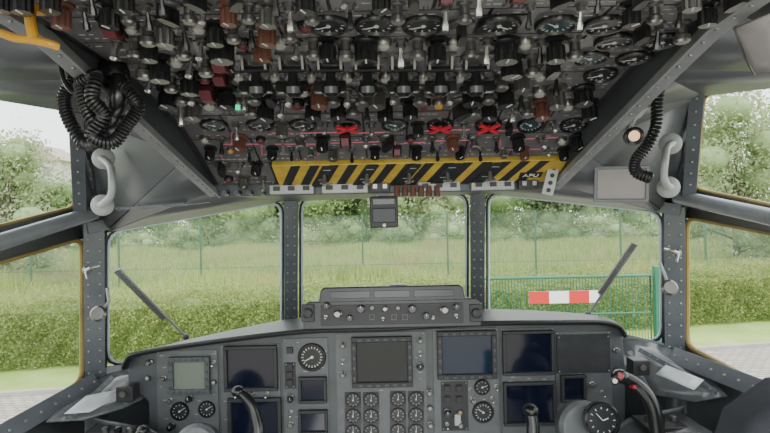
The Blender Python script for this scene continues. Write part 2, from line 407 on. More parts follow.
# windows
def glass_mat():
    m = bpy.data.materials.new('window_glass'); m.use_nodes = True; nt = m.node_tree
    for n in list(nt.nodes): nt.nodes.remove(n)
    o = nt.nodes.new('ShaderNodeOutputMaterial'); t = nt.nodes.new('ShaderNodeBsdfTransparent'); g = nt.nodes.new('ShaderNodeBsdfGlossy')
    t.inputs[0].default_value = (.95, .97, .96, 1); g.inputs['Roughness'].default_value = .03
    f = nt.nodes.new('ShaderNodeFresnel'); f.inputs[0].default_value = 1.2
    mx = nt.nodes.new('ShaderNodeMixShader'); nt.links.new(f.outputs[0], mx.inputs[0]); nt.links.new(t.outputs[0], mx.inputs[1]); nt.links.new(g.outputs[0], mx.inputs[2]); nt.links.new(mx.outputs[0], o.inputs[0])
    return m
GL = glass_mat()
def window(n, pts, sealm, r=.006, rnd=.05, inner=None):
    lp = roundloop(pts, rnd)
    g = MB(); g.add(lp, [tuple(range(len(lp)))]); w = struct(g.build('window_%d' % n, GL, smooth=False))
    c = sum(pts, Vector())/len(pts)
    s = MB(); s.tube(lp, r, 8, closed=True); s.build('window_seal', sealm, w)
    if inner: s = MB(); s.tube([p.lerp(c, .022) for p in lp], r*1.1, 6, closed=True); s.build('window_edge_strip', inner, w)  # added strip, its pale colour stands in for glow round the pane
window(1, [I1, I2, J2, J1], SEALB, .004, .05, EDGEGLOW)
window(2, [Lp['G1'], Lp['G2'], Lp['H2'], Lp['H1']], SEALB, .004, .05, EDGEGLOW)
window(3, [Rp['G1'], Rp['G2'], Rp['H2'], Rp['H1']], SEALB, .004, .05, EDGEGLOW)
for n, D in ((4, Lp), (6, Rp)):
    window(n, [D['D1'], D['D2'], D['E2'], D['E1']], SEAL, .008, .04)
    window(n+1, [D['B1'], D['B2'], D['C2'], D['C1']], SEAL, .006, .03)

# ------------------------------------------------------------ OVERHEAD
def OHY(px, py):
    d = ray(px, py); lo, hi = .2, 1.35
    for _ in range(40):
        mid = (lo+hi)/2
        if d.z*mid < pz(mid): lo = mid
        else: hi = mid
    return (lo+hi)/2
def OHF(px, py, up=0., rot=0):
    Y = OHY(px, py); d = ray(px, py); p = CAM+d*Y; n = pn(Y)
    return frame(p+n*up, n) @ RZ(rot)
def surf_slab(m, x0, x1, Y0, Y1, top, bot):
    ys = [Y0]+[a for a, _ in PROF if Y0+.001 < a < Y1-.001]+[Y1]; k = len(ys)
    vs = []
    for x in (x0, x1):
        for h in (top, bot):
            for y in ys: vs.append(V(x, y, 1.35+pz(y))+pn(y)*h)
    fs = []
    for i in range(k-1):
        fs.append((i, 2*k+i, 2*k+i+1, i+1)); fs.append((k+i, k+i+1, 3*k+i+1, 3*k+i))
        fs.append((i, i+1, k+i+1, k+i)); fs.append((2*k+i, 3*k+i, 3*k+i+1, 2*k+i+1))
    fs.append((0, k, 3*k, 2*k)); fs.append((k-1, 3*k-1, 4*k-1, 2*k-1))
    m.add(vs, fs)
BW = .425
def oh_thing(name, label, Y0, Y1, x0=-HW, x1=HW, rows=(), cols=6):
    root = thing(name, (0, (Y0+Y1)/2, 1.35+pz(Y1)), label, 'control panel')
    m = MB(); surf_slab(m, -BW, BW, Y0, Y1, 0, -.03); m.build('panel_body', PLATE2, root)
    for (a, b), nc in zip(zip(rows[:-1], rows[1:]), cols):
        xs = [x0+.004]+sorted(x0+(x1-x0)*(i+random.uniform(-.18, .18))/nc for i in range(1, nc))+[x1-.004]
        for u, w in zip(xs[:-1], xs[1:]): mplate(root, u, w, a, b)
    return root
def mplate(root, u, w, a, b, pr=.5):
    m = MB(); surf_slab(m, u+.002, w-.002, a+.002, b-.002, .0035, -.001); m.mi = 1
    for xx in (u+.009, w-.009):
        for yy in (a+.009, b-.009): m.ball((xx, yy, 1.35+pz(yy)), .0032, Matrix.Translation(pn(yy)*.004), 6)
    m.mi = 2
    nl = int((w-u)/.014)
    for i in range(nl):
        for yy in (a+.012, (a*2+b)/3, (a+2*b)/3, b-.014):
            if random.random() < pr:
                xx = u+.012+(w-u-.024)*(i+.5)/nl; n_ = pn(yy)
                m.box((0, 0, 0), (random.uniform(.004, .010), .0018, .0006), frame(V(xx, yy, 1.35+pz(yy))+n_*.0039, n_))
    m.build('module_plate', [PLATE, BOLTD, DIMW], root)
sw = oh_thing('overhead_switch_panel', 'large charcoal overhead panel crowded with levers, knobs and toggles, running out of the photo top',
              .30, 1.0, rows=(.30, .44, .55, .62, .70, .78, .86, .93, 1.0), cols=(5, 6, 7, 6, 7, 6, 8, 8))
ga = oh_thing('overhead_gauge_panel', 'overhead panel carrying a row of nine round dials above the yellow and black striped strip', 1.003, 1.19,
              rows=(1.003, 1.1, 1.19), cols=(9, 7))
m = MB(); surf_slab(m, -BW, -.246, 1.19, 1.285, 0, -.03); m.build('panel_body', PLATE2, ga); mplate(ga, -HW+.002, -.248, 1.192, 1.284, .5)
rj = random.Random(3)
def row(root, py, items, sc=1.25, jit=1.2):
    for it in items:
        x, k = it[0], it[1]; isg = k[0] == 'g' and k != 'green'
        if k == 'knob': k = rj.choice(('knob', 'knob', 'knob', 'knob', 'bknob', 'sknob', 'bar'))
        if k == 'tog_f': k = rj.choice(('tog_f', 'tog_fk', 'tog_fk', 'tog_b'))
        rot = it[2] if len(it) > 2 else rj.choice((0, 0, 20, -30)) if ('knob' in k or k == 'bar') else 0
        s = 1.0 if isg else sc*rj.uniform(.96, 1.08)
        if k in ('hooded', 'valve', 'bigknob'): s = min(sc, 1.15)
        if k == 'cross': s = 1
        j = 0 if (isg or k in ('hooded', 'valve', 'green', 'cross')) else jit
        place(k, root, OHF(x+rj.uniform(-j, j), py+rj.uniform(-j, j)*.6, .0035 if k != 'cross' else .006, rot), None, s)
row(sw, -16, [(0, 'knob'), (22, 'knob'), (50, 'knob'), (90, 'tog_f'), (125, 'knob'), (160, 'tog_fk'), (195, 'knob'), (235, 'bar'), (275, 'tog_f'), (305, 'knob'), (345, 'tog_b'), (380, 'knob'), (412, 'bar'), (445, 'dred'), (480, 'tog_f'), (518, 'dred'), (560, 'knob'), (600, 'tog_fk'), (640, 'knob'), (690, 'knob'), (735, 'bar')], 1.0)
row(sw, 1, [(60, 'knob'), (84, 'tog_f'), (108, 'knob'), (128, 'silver'), (146, 'tog_fk'), (168, 'knob'), (188, 'silver'), (206, 'tog_b'), (228, 'knob'), (248, 'silver'), (268, 'knob'), (290, 'tog_f'), (312, 'silver'), (350, 'tog_f'), (398, 'silver'), (445, 'tog_f'), (464, 'silver'), (530, 'tog_f'), (580, 'tog_f'), (630, 'knob'), (655, 'silver'), (682, 'tog_f'), (706, 'knob')], 1.0)
row(sw, 20, [(328, 'g24'), (376, 'g24'), (423, 'g24'), (499, 'g24s'), (556, 'g24t'), (604, 'g24'), (112, 'dred'), (130, 'clear'), (148, 'silver'), (165, 'knob'), (182, 'tog_f'), (198, 'clear'), (214, 'knob'), (232, 'silver'), (250, 'tog_fk'), (268, 'knob'), (288, 'silver'), (304, 'redl'), (462, 'knob'), (640, 'knob'), (660, 'tog_f'), (682, 'silver')], 1.15)
row(sw, 37, [(118, 'tog_b'), (134, 'silver'), (150, 'knob'), (168, 'clear'), (184, 'silver'), (202, 'tog_f'), (222, 'bigknob'), (242, 'redl'), (262, 'knob'), (280, 'clear'), (296, 'tog_f'), (312, 'silver'), (328, 'knob'), (346, 'silver'), (366, 'bigknob'), (384, 'clear'), (400, 'tog_f'), (418, 'silver'), (436, 'knob'), (454, 'clear'), (470, 'silver'), (486, 'tog_f'), (505, 'bigknob'), (524, 'clear'), (540, 'tog_f'), (556, 'knob'), (574, 'silver'), (614, 'g24'), (662, 'g24')], 1.2)
row(sw, 54, [(144, 'silver'), (160, 'knob'), (176, 'clear'), (192, 'tog_f'), (206, 'silver'), (220, 'dred'), (255, 'hooded'), (292, 'hooded'), (330, 'hooded'), (367, 'hooded'), (403, 'hooded'), (440, 'hooded'), (476, 'hooded'), (512, 'bigknob'), (532, 'silver'), (552, 'knob'), (590, 'g24t'), (634, 'g24')], 1.35)
row(sw, 71, [(152, 'tog_b'), (170, 'silver'), (190, 'knob'), (206, 'redl'), (222, 'dred'), (238, 'clear'), (256, 'valve'), (274, 'clear'), (292, 'valve'), (311, 'clear'), (330, 'valve'), (348, 'clear'), (367, 'red'), (385, 'clear'), (403, 'valve'), (422, 'clear'), (440, 'valve'), (460, 'clear'), (478, 'valve'), (500, 'silver'), (520, 'knob'), (538, 'clear'), (556, 'tog_f'), (600, 'g24')], 1.3)
row(sw, 86, [(168, 'knob'), (182, 'silver'), (196, 'tog_f'), (210, 'dred'), (226, 'knob'), (242, 'tog_f'), (256, 'silver'), (272, 'knob'), (290, 'tog_f'), (304, 'clear'), (320, 'knob'), (334, 'silver'), (348, 'tog_f'), (362, 'silver'), (376, 'knob'), (392, 'tog_b'), (406, 'clear'), (420, 'silver'), (434, 'redl'), (448, 'tog_f'), (470, 'bigknob'), (488, 'silver'), (504, 'knob'), (522, 'tog_f'), (538, 'clear'), (556, 'knob'), (582, 'bigknob')], 1.4)
row(sw, 99, [(180, 'tog_f'), (194, 'knob'), (210, 'clear'), (238, 'green'), (252, 'silver'), (266, 'knob'), (284, 'tog_f'), (298, 'redl'), (314, 'knob'), (338, 'knob'), (352, 'silver'), (366, 'tog_f'), (386, 'knob'), (410, 'knob'), (424, 'redl'), (438, 'amber'), (460, 'knob'), (474, 'silver'), (488, 'knob'), (512, 'tog_f'), (526, 'silver'), (540, 'knob'), (566, 'clear'), (588, 'knob')], 1.45)
gk = ['g24t', 'g24', 'g24', 'g24', 'g24t', 'g24', 'g24', 'g24t', 'g24']
row(ga, 122, [(x, k, 0) for x, k in zip((214, 260, 303, 347, 395, 440, 488, 530, 573), gk)])
row(ga, 121, [(347, 'cross', 0), (440, 'cross', 0), (488, 'cross', 0), (237, 'tog_f'), (282, 'knob'), (325, 'tog_b'), (371, 'tog_f'), (418, 'knob'), (464, 'tog_f'), (509, 'knob'), (551, 'tog_b')], 1.15)
row(ga, 136, [(204, 'clear'), (222, 'tog_fk'), (240, 'knob'), (262, 'redl'), (282, 'tog_f'), (302, 'silver'), (322, 'knob'), (345, 'dred'), (366, 'tog_f'), (388, 'knob'), (410, 'redl'), (432, 'tog_fk'), (452, 'knob'), (474, 'silver'), (496, 'tog_f'), (518, 'knob'), (540, 'tog_f'), (560, 'clear'), (576, 'knob')], 1.2)
row(ga, 147, [(212, 'knob'), (232, 'amber'), (250, 'tog_f'), (272, 'knob'), (292, 'tog_fk'), (312, 'silver'), (332, 'knob'), (352, 'tog_f'), (374, 'knob'), (396, 'dred'), (416, 'knob'), (438, 'tog_f'), (458, 'knob'), (480, 'tog_fk'), (502, 'silver'), (524, 'knob'), (546, 'tog_f'), (562, 'knob')], 1.0)
row(ga, 162, [(222, 'knob'), (240, 'tog_f'), (258, 'knob')], 1.15); row(ga, 176, [(228, 'redl'), (244, 'knob'), (262, 'tog_f')], 1.15)
for (x0, y0, x1, y1) in ((222, 142, 262, 142), (262, 142, 262, 154), (300, 131, 345, 130), (330, 141, 395, 139), (420, 129, 470, 127), (430, 139, 470, 138), (520, 137, 566, 135), (222, 142, 222, 156), (395, 139, 395, 152), (470, 138, 470, 150), (232, 130, 232, 142), (500, 136, 500, 148),
                         (272, 131, 292, 131), (275, 142, 318, 142), (355, 131, 385, 130), (404, 141, 425, 140), (480, 129, 520, 128), (500, 148, 540, 147), (318, 142, 318, 154)):
    m = MB(); a = OHF(x0, y0, .0045); b = OHF(x1, y1, .0045); m.tube([a.translation, b.translation], .0015, 4); m.build('red_guide_line', PINK, ga)
# striped strip
Y0, Y1 = 1.192, 1.284; sx0, sx1 = -.243, .398
st = thing('striped_emergency_panel', (0.09, 1.24, 1.35+pz(Y1)), 'long yellow and black hazard striped panel along the front edge of the overhead, marked APU', 'control panel')
def SS(x, t, h):
    Y = Y0+(Y1-Y0)*t; return V(x, Y, 1.35+pz(Y))+pn(Y)*h
m = MB(); surf_slab(m, sx0, sx1, Y0, Y1, .012, -.03); m.build('striped_plate', YEL, st, bevel=.002)
blocks = [((px-385)/F*1.235, hw) for px, hw in ((324, .014), (366, .014), (408, .012), (446, .014), (488, .014))]
def quad_on(a, h=.0122):
    m = MB(); n = pn(1.25)*.0008; pts = [SS(u, t, h) for u, t in a]; c = len(pts)
    m.add(pts+[p+n for p in pts], [tuple(range(c)), tuple(reversed(range(c, 2*c)))]+[(i, c+i, c+(i+1) % c, (i+1) % c) for i in range(c)]); return m
x = sx0+.004; w = .0205; sh = .038
while x < sx1-.060:
    quad_on([(x, .985), (x+w, .985), (x+w+sh, .02), (x+sh, .02)]).build('black_stripe', BLACKM, st); x += .0415
for bx_, hw in blocks:
    # slanted black block that follows a stripe, with two pull knobs
    M = frame(SS(bx_, .5, .012), pn(1.232))
    m = MB(); m.prism([(-hw-.018, -.044), (hw-.018, -.044), (hw+.018, .046), (-hw+.018, .046)], -.001, .004, M); m.mi = 1
    m.box((.012, .034, .0044), (hw*1.2, .0022, .0008), M); m.box((-.004, -.010, .0044), (hw*1.0, .002, .0008), M)
    o = m.build('switch_housing', [BLACKM, DIMW], st, bevel=.001)
    m = MB(); m.cyl(M @ V(.004, .010, .003), M @ V(.004, .004, .024), .004, .005, 10); m.cyl(M @ V(-.006, .005, .020), M @ V(.014, .005, .020), .0032, n=8); m.build('pull_knob', [STEEL], o)
M = frame(SS((531-385)/F*1.24+.002, .62, .012), pn(1.24))
m = MB(); m.box((0, 0, .001), (.05, .020, .003), M); ap = m.build('label_plate', BLACKM, st)
cu = bpy.data.curves.new('t', 'FONT'); cu.body = 'APU'; cu.size = .019; cu.extrude = .0005; cu.align_x = 'CENTER'; cu.align_y = 'CENTER'
to = bpy.data.objects.new('t', cu); COL.objects.link(to); bpy.context.view_layer.update()
tm = bpy.data.meshes.new_from_object(to.evaluated_get(bpy.context.evaluated_depsgraph_get())); bpy.data.objects.remove(to)
tm.materials.clear(); tm.materials.append(WHITE)
to = bpy.data.objects.new('lettering', tm); COL.objects.link(to); to.parent = ap; to.matrix_local = Matrix.Translation(-Vector(st.location)) @ M @ T(0, 0, .0032)
lip = thing('lever_tray_strip', (0.05, 1.3, 1.35+.04), 'row of pale switch trays and red-brown knobs hanging below the striped panel', 'switch strip')
m = MB(); m.box((0.0, 1.302, 1.35+.070), (.80, .02, .030)); m.build('rail', STRUCTD, lip, bevel=.003)
TRAY = mat('tray_grey', (.28, .285, .28), .4, .2, .2, 30)
for (x0, x1, kind) in ((270, 314, 'w'), (322, 368, 'w'), (370, 390, 'b'), (418, 460, 'w'), (471, 514, 'w'), (518, 538, 'b')):
    c = P((x0+x1)/2, 189-(x0-290)*.02, 1.275); w = (x1-x0)/F*1.275
    m = MB(); m.box((c.x, c.y, c.z), (w, .014, .022)); o = m.build('switch_tray', TRAY if kind == 'w' else BLACKM, lip, bevel=.002)
    n = 3 if kind == 'w' else 2
    for i in range(n):
        xx = c.x-w/2+w*(i+.5)/n; m = MB(); m.box((xx, c.y-.009, c.z+.002), (w/n*.42, .010, .010)); m.build('rocker', BLACKM if kind == 'w' else STEEL, o)
for px in (397, 405, 413, 421, 429, 437):
    c = P(px, 191, 1.262); m = MB(); m.cyl(c+V(0, 0, .012), c+V(0, -.003, -.013), .006, .0075, 12); m.build('knob', BROWN, lip)
for px in (226, 238, 250, 262):
    c = P(px, 193, 1.28); m = MB(); m.cyl(c+V(0, 0.01, 0), c+V(0, -.015, 0), .007, .006, 12); m.build('knob', BLACK, lip)
cp = thing('standby_compass', P(384, 227, 1.3), 'small black standby instrument hanging under the middle of the overhead panel', 'compass')
c = P(384, 212, 1.3)
m = MB(); m.box((c.x, c.y+.02, c.z), (.066, .06, .074)); m.build('case', BLACKM, cp, bevel=.004)
m = MB(); m.box((c.x, c.y-.012, c.z-.008), (.054, .008, .034)); m.build('dial_window', mat('matte_dark_glass', (.01, .012, .018), .4), cp, bevel=.002)
m = MB(); m.box((c.x, c.y-.012, c.z+.024), (.05, .006, .012)); m.build('label_strip', BLACK, cp)
m = MB(); m.box((c.x, c.y+.01, c.z+.045), (.03, .03, .03)); m.build('mount', STRUCTD, cp)
m = MB(); m.cyl((c.x, c.y-.012, c.z-.031), (c.x, c.y-.02, c.z-.031), .004); m.build('adjuster_knob', STEEL, cp)
b = thing('silver_lever', P(551, 194, 1.24), 'perforated silver lever hanging at the right end of the striped panel', 'lever')
pa = P(547, 195, 1.235); pb_ = P(555, 163, 1.225); M = frame(pa, pb_-pa, (0, -1, 0)); L = (pb_-pa).length
m = MB(); m.box((0, 0, L/2), (.004, .026, L), M); o = m.build('lever_arm', LGREY, b, bevel=.002)
for i in range(4): m = MB(); q = pa.lerp(pb_, .15+.23*i); m.cyl(q+V(0, -.001, 0), q+V(0, -.004, 0), .005, n=10); m.build('hole', BLACKM, o)

# ------------------------------------------------------------ INSTRUMENT PANEL
YP = 1.70; S = YP/F
def IPF(px, py, up=0.): return frame(P(px, py, YP-up), (0, -1, 0))
ip = thing('instrument_panel', V(-.02, YP, .3), 'wide grey main instrument panel full of screens and dials beneath the windscreen', 'instrument panel')
outl = [(126, 360), (128, 384), (148, 402), (152, 600), (626, 600), (626, 380), (623, 330), (600, 322), (481, 322), (303, 328), (200, 340), (137, 353)]
M0 = frame(V(0, YP, 1.35), (0, -1, 0)); Mi = M0.inverted()
m = MB(); m.prism([tuple((Mi @ P(a, b_, YP)).xy) for a, b_ in outl], -.05, 0, M0); m.build('panel_face', PANEL, ip, bevel=.006)
rp = random.Random(11)
def plate(x0, y0, x1, y1, h=.004, mt=None, nm='module_plate', screws=True, marks=0):
    M = IPF((x0+x1)/2, (y0+y1)/2); w = (x1-x0)*S; hh = (y1-y0)*S
    m = MB(); m.box((0, 0, h/2), (w, hh, h), M); m.mi = 1
    if screws:
        for i in (-1, 1):
            for j in (-1, 1): m.ball((i*(w/2-.006), j*(hh/2-.006), h), .003, M, 8)
    m.mi = 2
    for _ in range(marks): m.box((rp.uniform(-.45, .45)*w, rp.uniform(-.1, .47)*hh, h+.0003), (rp.uniform(.006, .014), .0018, .0006), M)
    return m.build(nm, [mt or PANELL, BOLT, DIMW], ip, bevel=.0015)
for r in ((158, 350, 219, 470), (222, 344, 281, 470), (284, 338, 329, 470), (337, 332, 427, 470), (434, 328, 499, 470), (502, 328, 555, 470), (556, 331, 612, 470)):
    plate(*r, h=.004, mt=PANELL, marks=26)
def display(x0, y0, x1, y1, scr=None, btn=True, label=None, bz=None, mgn=5):
    M = IPF((x0+x1)/2, (y0+y1)/2, .003); w = (x1-x0)*S; h = (y1-y0)*S; g = mgn*S
    m = MB()
    m.box((0, h/2-g/2, .009), (w, g, .018), M); m.box((0, -h/2+g/2, .009), (w, g, .018), M)
    m.box((-w/2+g/2, 0, .009), (g, h-2*g, .018), M); m.box((w/2-g/2, 0, .009), (g, h-2*g, .018), M)
    o = m.build('display', bz or BLACKM, ip, bevel=.002)
    if label: o['label'] = label
    m = MB(); m.box((0, 0, .005), (w-2*g+.002, h-2*g+.002, .008), M); m.build('screen', scr or SCREEN, o)
    if btn:
        for k in range(6):
            for sy in (-1, 1):
                m = MB(); m.box((-w/2+w*(k+1)/7, sy*(h/2-g/2), .0195), (w*.065, g*.45, .004), M); m.build('bezel_button', STRUCTD, o)
        for k in range(4):
            for sx in (-1, 1):
                m = MB(); m.box((sx*(w/2-g/2), -h/2+h*(k+1)/5, .0195), (g*.45, h*.07, .004), M); m.build('bezel_button', STRUCTD, o)
    return o
display(170, 356, 211, 393, LCD, True, 'pale grey lit display screen', PANEL, mgn=5)
display(225, 345, 278, 390, btn=False, mgn=3.5); display(229, 397, 282, 440, btn=False, mgn=3.5)
display(352, 336, 412, 386, mat('grey_screen', (.014, .015, .018), .2), True)
display(437, 330, 496, 378, SCREENB, True, 'blue-grey lit display screen')
display(502, 330, 553, 374, btn=False, mgn=3); display(503, 381, 555, 424, btn=False, mgn=3)
display(299, 376, 327, 402, mgn=3, btn=False); display(299, 409, 328, 433, mgn=3, btn=False)
display(560, 374, 585, 401, mgn=3, btn=False)
plate(556, 334, 609, 372, .012, HOOD, 'blank_cover')
def pk(px, py, k, up=.004, rot=0, sc=1.): return place(k, ip, IPF(px, py, up) @ RZ(rot), None, sc)
for nm, r, nt_ in (('ga45', .039, 20), ('ga26', .0225, 12), ('ga32', .03, 16), ('ga22', .019, 10)): K[nm] = gauge_kind(r, nt_)
pk(312, 357, 'ga45'); pk(180, 411, 'ga26', sc=1.15); pk(207, 409, 'ga26', sc=1.05); pk(482, 387, 'ga22', sc=1.15); pk(483, 412, 'ga32')
plate(343, 391, 381, 460, .0035, BLACKM); plate(388, 389, 425, 460, .0035, BLACKM)
K['eng'] = gauge_kind(.0215, 10, square=True)
for i, (xa, xb) in enumerate(((353, 371), (398, 416))):
    for j, y in enumerate((400, 416, 432, 448)): pk(xa, y-i*1, 'eng'); pk(xb, y-i*1, 'eng')
for (x, y) in ((290, 366), (290, 374), (290, 382), (290, 350)): pk(x, y, 'button', sc=.9)
plate(285, 362, 296, 388, .006, BLACKM)
for (x, y) in ((447, 388), (459, 388), (447, 399), (459, 399)): pk(x, y, 'button', .006, sc=.9)
plate(441, 381, 468, 430, .005, BLACKM)
for (x, y, k) in ((447, 412, 'knob'), (460, 412, 'amber'), (447, 424, 'tog_f'), (460, 424, 'silver'), (170, 400, 'silver'), (190, 398, 'knob'), (199, 424, 'tog_f'), (172, 426, 'knob'),
                  (237, 393, 'tog_f'), (252, 393, 'silver'), (267, 393, 'tog_f'), (420, 340, 'silver'), (420, 352, 'tog_f'), (420, 366, 'knob'), (343, 345, 'silver'), (343, 360, 'tog_f'), (343, 374, 'silver'),
                  (473, 400, 'silver'), (492, 398, 'tog_f'), (574, 410, 'knob'), (592, 384, 'silver'), (602, 392, 'tog_f'), (150, 362, 'silver'), (148, 378, 'clear'), (616, 350, 'silver'), (616, 370, 'clear'), (214, 362, 'tog_f'), (214, 382, 'clear'),
                  (291, 398, 'knob'), (291, 412, 'tog_f'), (291, 424, 'silver'), (164, 378, 'silver'), (496, 386, 'tog_f'), (429, 392, 'silver'), (430, 408, 'clear'), (430, 424, 'silver')):
    pk(x, y, k, .005, sc=.95)
pl = MB(); pl.box((0, 0, .012), (.02, .035, .018), IPF(457, 418)); pl.build('lever_guard', LGREY, ip, bevel=.003)
# glareshield
gs = thing('glareshield', V(0, 1.8, P(385, 325, 1.65).z), 'long black curved hood running over the top of the main instrument panel', 'glareshield')
fr = [(124, 366, 1.66), (127, 358, 1.65), (138, 351, 1.64), (200, 341, 1.63), (303, 329, 1.62), (392, 326, 1.62), (481, 321, 1.62), (560, 320, 1.63), (600, 320, 1.64), (618, 324, 1.65), (625, 334, 1.66)]
bk = [(129, 363, 1.72), (134, 354, 1.74), (150, 349, 1.80), (212, 334, 1.92), (303, 317, 2.0), (392, 313, 2.02), (481, 309, 2.0), (548, 311, 1.92), (593, 315, 1.80), (615, 321, 1.74), (621, 331, 1.72)]
A = spline([P(*q) for q in fr], 5); B = spline([P(*q) for q in bk], 5); n = len(A); dn = V(0, 0, -.016)
m = MB(); vs = A+B+[a+dn for a in A]+[b+dn for b in B]; fs = []
for i in range(n-1):
    fs += [(i, i+1, n+i+1, n+i), (2*n+i, 3*n+i, 3*n+i+1, 2*n+i+1), (i, 2*n+i, 2*n+i+1, i+1), (n+i, n+i+1, 3*n+i+1, 3*n+i)]
fs += [(0, n, 3*n, 2*n), (n-1, 3*n-1, 4*n-1, 2*n-1)]
m.add(vs, fs); m.build('hood', HOOD, gs, bevel=.003)
m = MB(); m.tube([a+V(0, -.004, -.006) for a in A], .0065, 10); m.build('padded_edge', RUBBER, gs)
gc = thing('glareshield_control_panel', P(392, 328, 1.6), 'black control box with a row of knobs on top of the glareshield centre', 'control panel')
YB = 1.56
def GF(px, py, up=0.): return frame(P(px, py, YB-up), (0, -1, .12))
M = GF(392, 314); s2 = YB/F
m = MB(); m.prism([(-89*s2, -14*s2), (89*s2, -14*s2), (89*s2, 9*s2), (84*s2, 14*s2), (-84*s2, 14*s2), (-89*s2, 9*s2)], -.16, 0, M); m.build('case', BOXM, gc, bevel=.004)
M = GF(392, 294); m = MB(); m.prism([(-74*s2, -8*s2), (74*s2, -8*s2), (72*s2, 5*s2), (68*s2, 8*s2), (-68*s2, 8*s2), (-72*s2, 5*s2)], -.10, -.006, M); m.build('upper_housing', BOXM, gc, bevel=.005)
for x0, x1 in ((-62, -22), (-18, 18), (22, 62)):
    m = MB(); m.box(((x0+x1)/2*s2, .0, -.005), ((x1-x0)*s2, 7*s2, .004), M); m.build('annunciator_window', BLACK, gc, bevel=.001)
M = GF(392, 314); m = MB(); m.box((0, 0, .002), (142*s2, 20*s2, .004), M); m.build('face_plate', BLACKM, gc, bevel=.001)
for x in (308, 476):
    M = GF(x, 313); m = MB(); m.box((0, 0, 0), (.036, .05, .012), M); m.lathe([(.014, .0), (.014, .018), (.009, .02)], M, 20); m.build('end_bracket', BLACKM, gc, bevel=.002)
for x, y, k, sc in ((338, 314, 'silver', 1.3), (361, 309, 'knob', 1.0), (385, 309, 'silver', .9), (412, 309, 'knob', 1.), (444, 310, 'silver', 1.3), (350, 318, 'knob', .8), (372, 317, 'button', .7), (383, 318, 'tog_f', .7), (394, 317, 'button', .7),
                 (405, 317, 'button', .7), (426, 316, 'knob', .9), (456, 315, 'tog_f', .8), (326, 316, 'tog_f', .8), (433, 318, 'tog_b', .7), (372, 308, 'clear', .7), (398, 308, 'clear', .7), (456, 307, 'knob', .8), (327, 306, 'knob', .8)):
    place(k, gc, GF(x, y, .004), None, sc)
m = MB(); m.box((0, 0, 0), (.05, .05, .012), frame(P(398, 286, 1.61), (0, 0, 1))); m.build('top_cover', PANEL, gc, bevel=.004)

# ------------------------------------------------------------ YOKES
def yoke(label, hub, hubr, horns, dial=None):
    root = thing('control_yoke', P(hub[0], 600, hub[2]+.1), label, 'control yoke', None)
    c = P(*hub); M = frame(c, (0, -1, .25))
    m = MB(); m.lathe([(hubr*.75, -.06), (hubr, -.03), (hubr, .0), (hubr*.85, .012)], M, 28); m.build('hub', PANELL, root, bevel=.002)
    m = MB(); m.cyl(c+V(0, .03, 0), c+V(0, .22, -.25), .03, n=20); m.cyl(c+V(0, .2, -.22), V(c.x, c.y+.25, 0), .035, n=20); m.build('column', PANEL, root)
    if dial:
        q = P(*dial[:3]); Mq = frame(q, (0, -1, .25)); r = dial[3]
        m = MB(); m.lathe([(r*1.1, -.01), (r*1.1, .012), (r, .016), (r*.88, .016), (r*.85, .01)], Mq, 28, cap=False); o = m.build('clock', BLACK, root)
        m = MB(); m.lathe([(r*.9, 0), (r*.9, .01)], Mq, 28); m.mi = 1
        for k in range(12): m.box((0, r*.72, .0105), (r*.05, r*.13, .0008), Mq @ RZ(30*k))
        m.build('dial', [DIAL, WHITE], o)
        m = MB(); m.box((0, r*.28, .012), (r*.04, r*.55, .001), Mq @ RZ(40)); m.box((0, r*.2, .0125), (r*.06, r*.35, .001), Mq @ RZ(-70)); m.build('needle', WHITE, o)
    for pts, rs, red in horns:
        pts3 = [P(*p) for p in pts]; sp = spline(pts3, 6); rr = [rs[0]+(rs[1]-rs[0])*i/(len(sp)-1) for i in range(len(sp))]
        m = MB(); m.tube(sp, rr, 14); h = m.build('grip', BLACK, root)
        e = sp[0]; m = MB(); m.ball((0, 0, 0), rs[0]*1.35, Matrix.Translation(e), 14, (1, 1.2, .8)); m.build('grip_head', BLACK, h)
        if red:
            m = MB(); m.cyl(e+V(-.006, -.01, .006), e+V(-.012, -.034, .01), .007, n=12); m.build('trigger_button', RED, h)
            e2 = P(pts[0][0]+9, pts[0][1]+9, pts[0][2]); m = MB(); m.cyl(e2+V(0, -.01, 0), e2+V(0, -.032, .005), .005, n=12); m.build('trim_button', RED, h)
            e3 = P(pts[0][0]-6, pts[0][1]+5, pts[0][2]); m = MB(); m.lathe([(.008, 0), (.010, .02), (.006, .026)], frame(e3, (-.3, -1, .3)), 12); m.build('thumb_switch', STEEL, h)
    return root
yoke('right-hand control yoke with a clock on its hub and red buttons on its horn', (585, 428, 1.42), .068,
     [([(620, 376, 1.38), (634, 383, 1.38), (647, 396, 1.37), (655, 416, 1.36), (655, 445, 1.36), (630, 468, 1.38), (600, 465, 1.42)], (.016, .021), True),
      ([(531, 410, 1.40), (533, 424, 1.39), (536, 445, 1.38), (560, 465, 1.40), (585, 462, 1.42)], (.015, .020), False)], (601, 420, 1.37, .04))
yoke('left-hand black control yoke in front of the lower left screens', (196, 448, 1.42), .06,
     [([(238, 391, 1.42), (248, 400, 1.41), (255, 414, 1.40), (258, 440, 1.38), (240, 468, 1.38), (200, 474, 1.42)], (.013, .017), False),
      ([(143, 430, 1.42), (138, 440, 1.40), (142, 458, 1.39), (165, 474, 1.40), (196, 476, 1.42)], (.012, .016), False)])

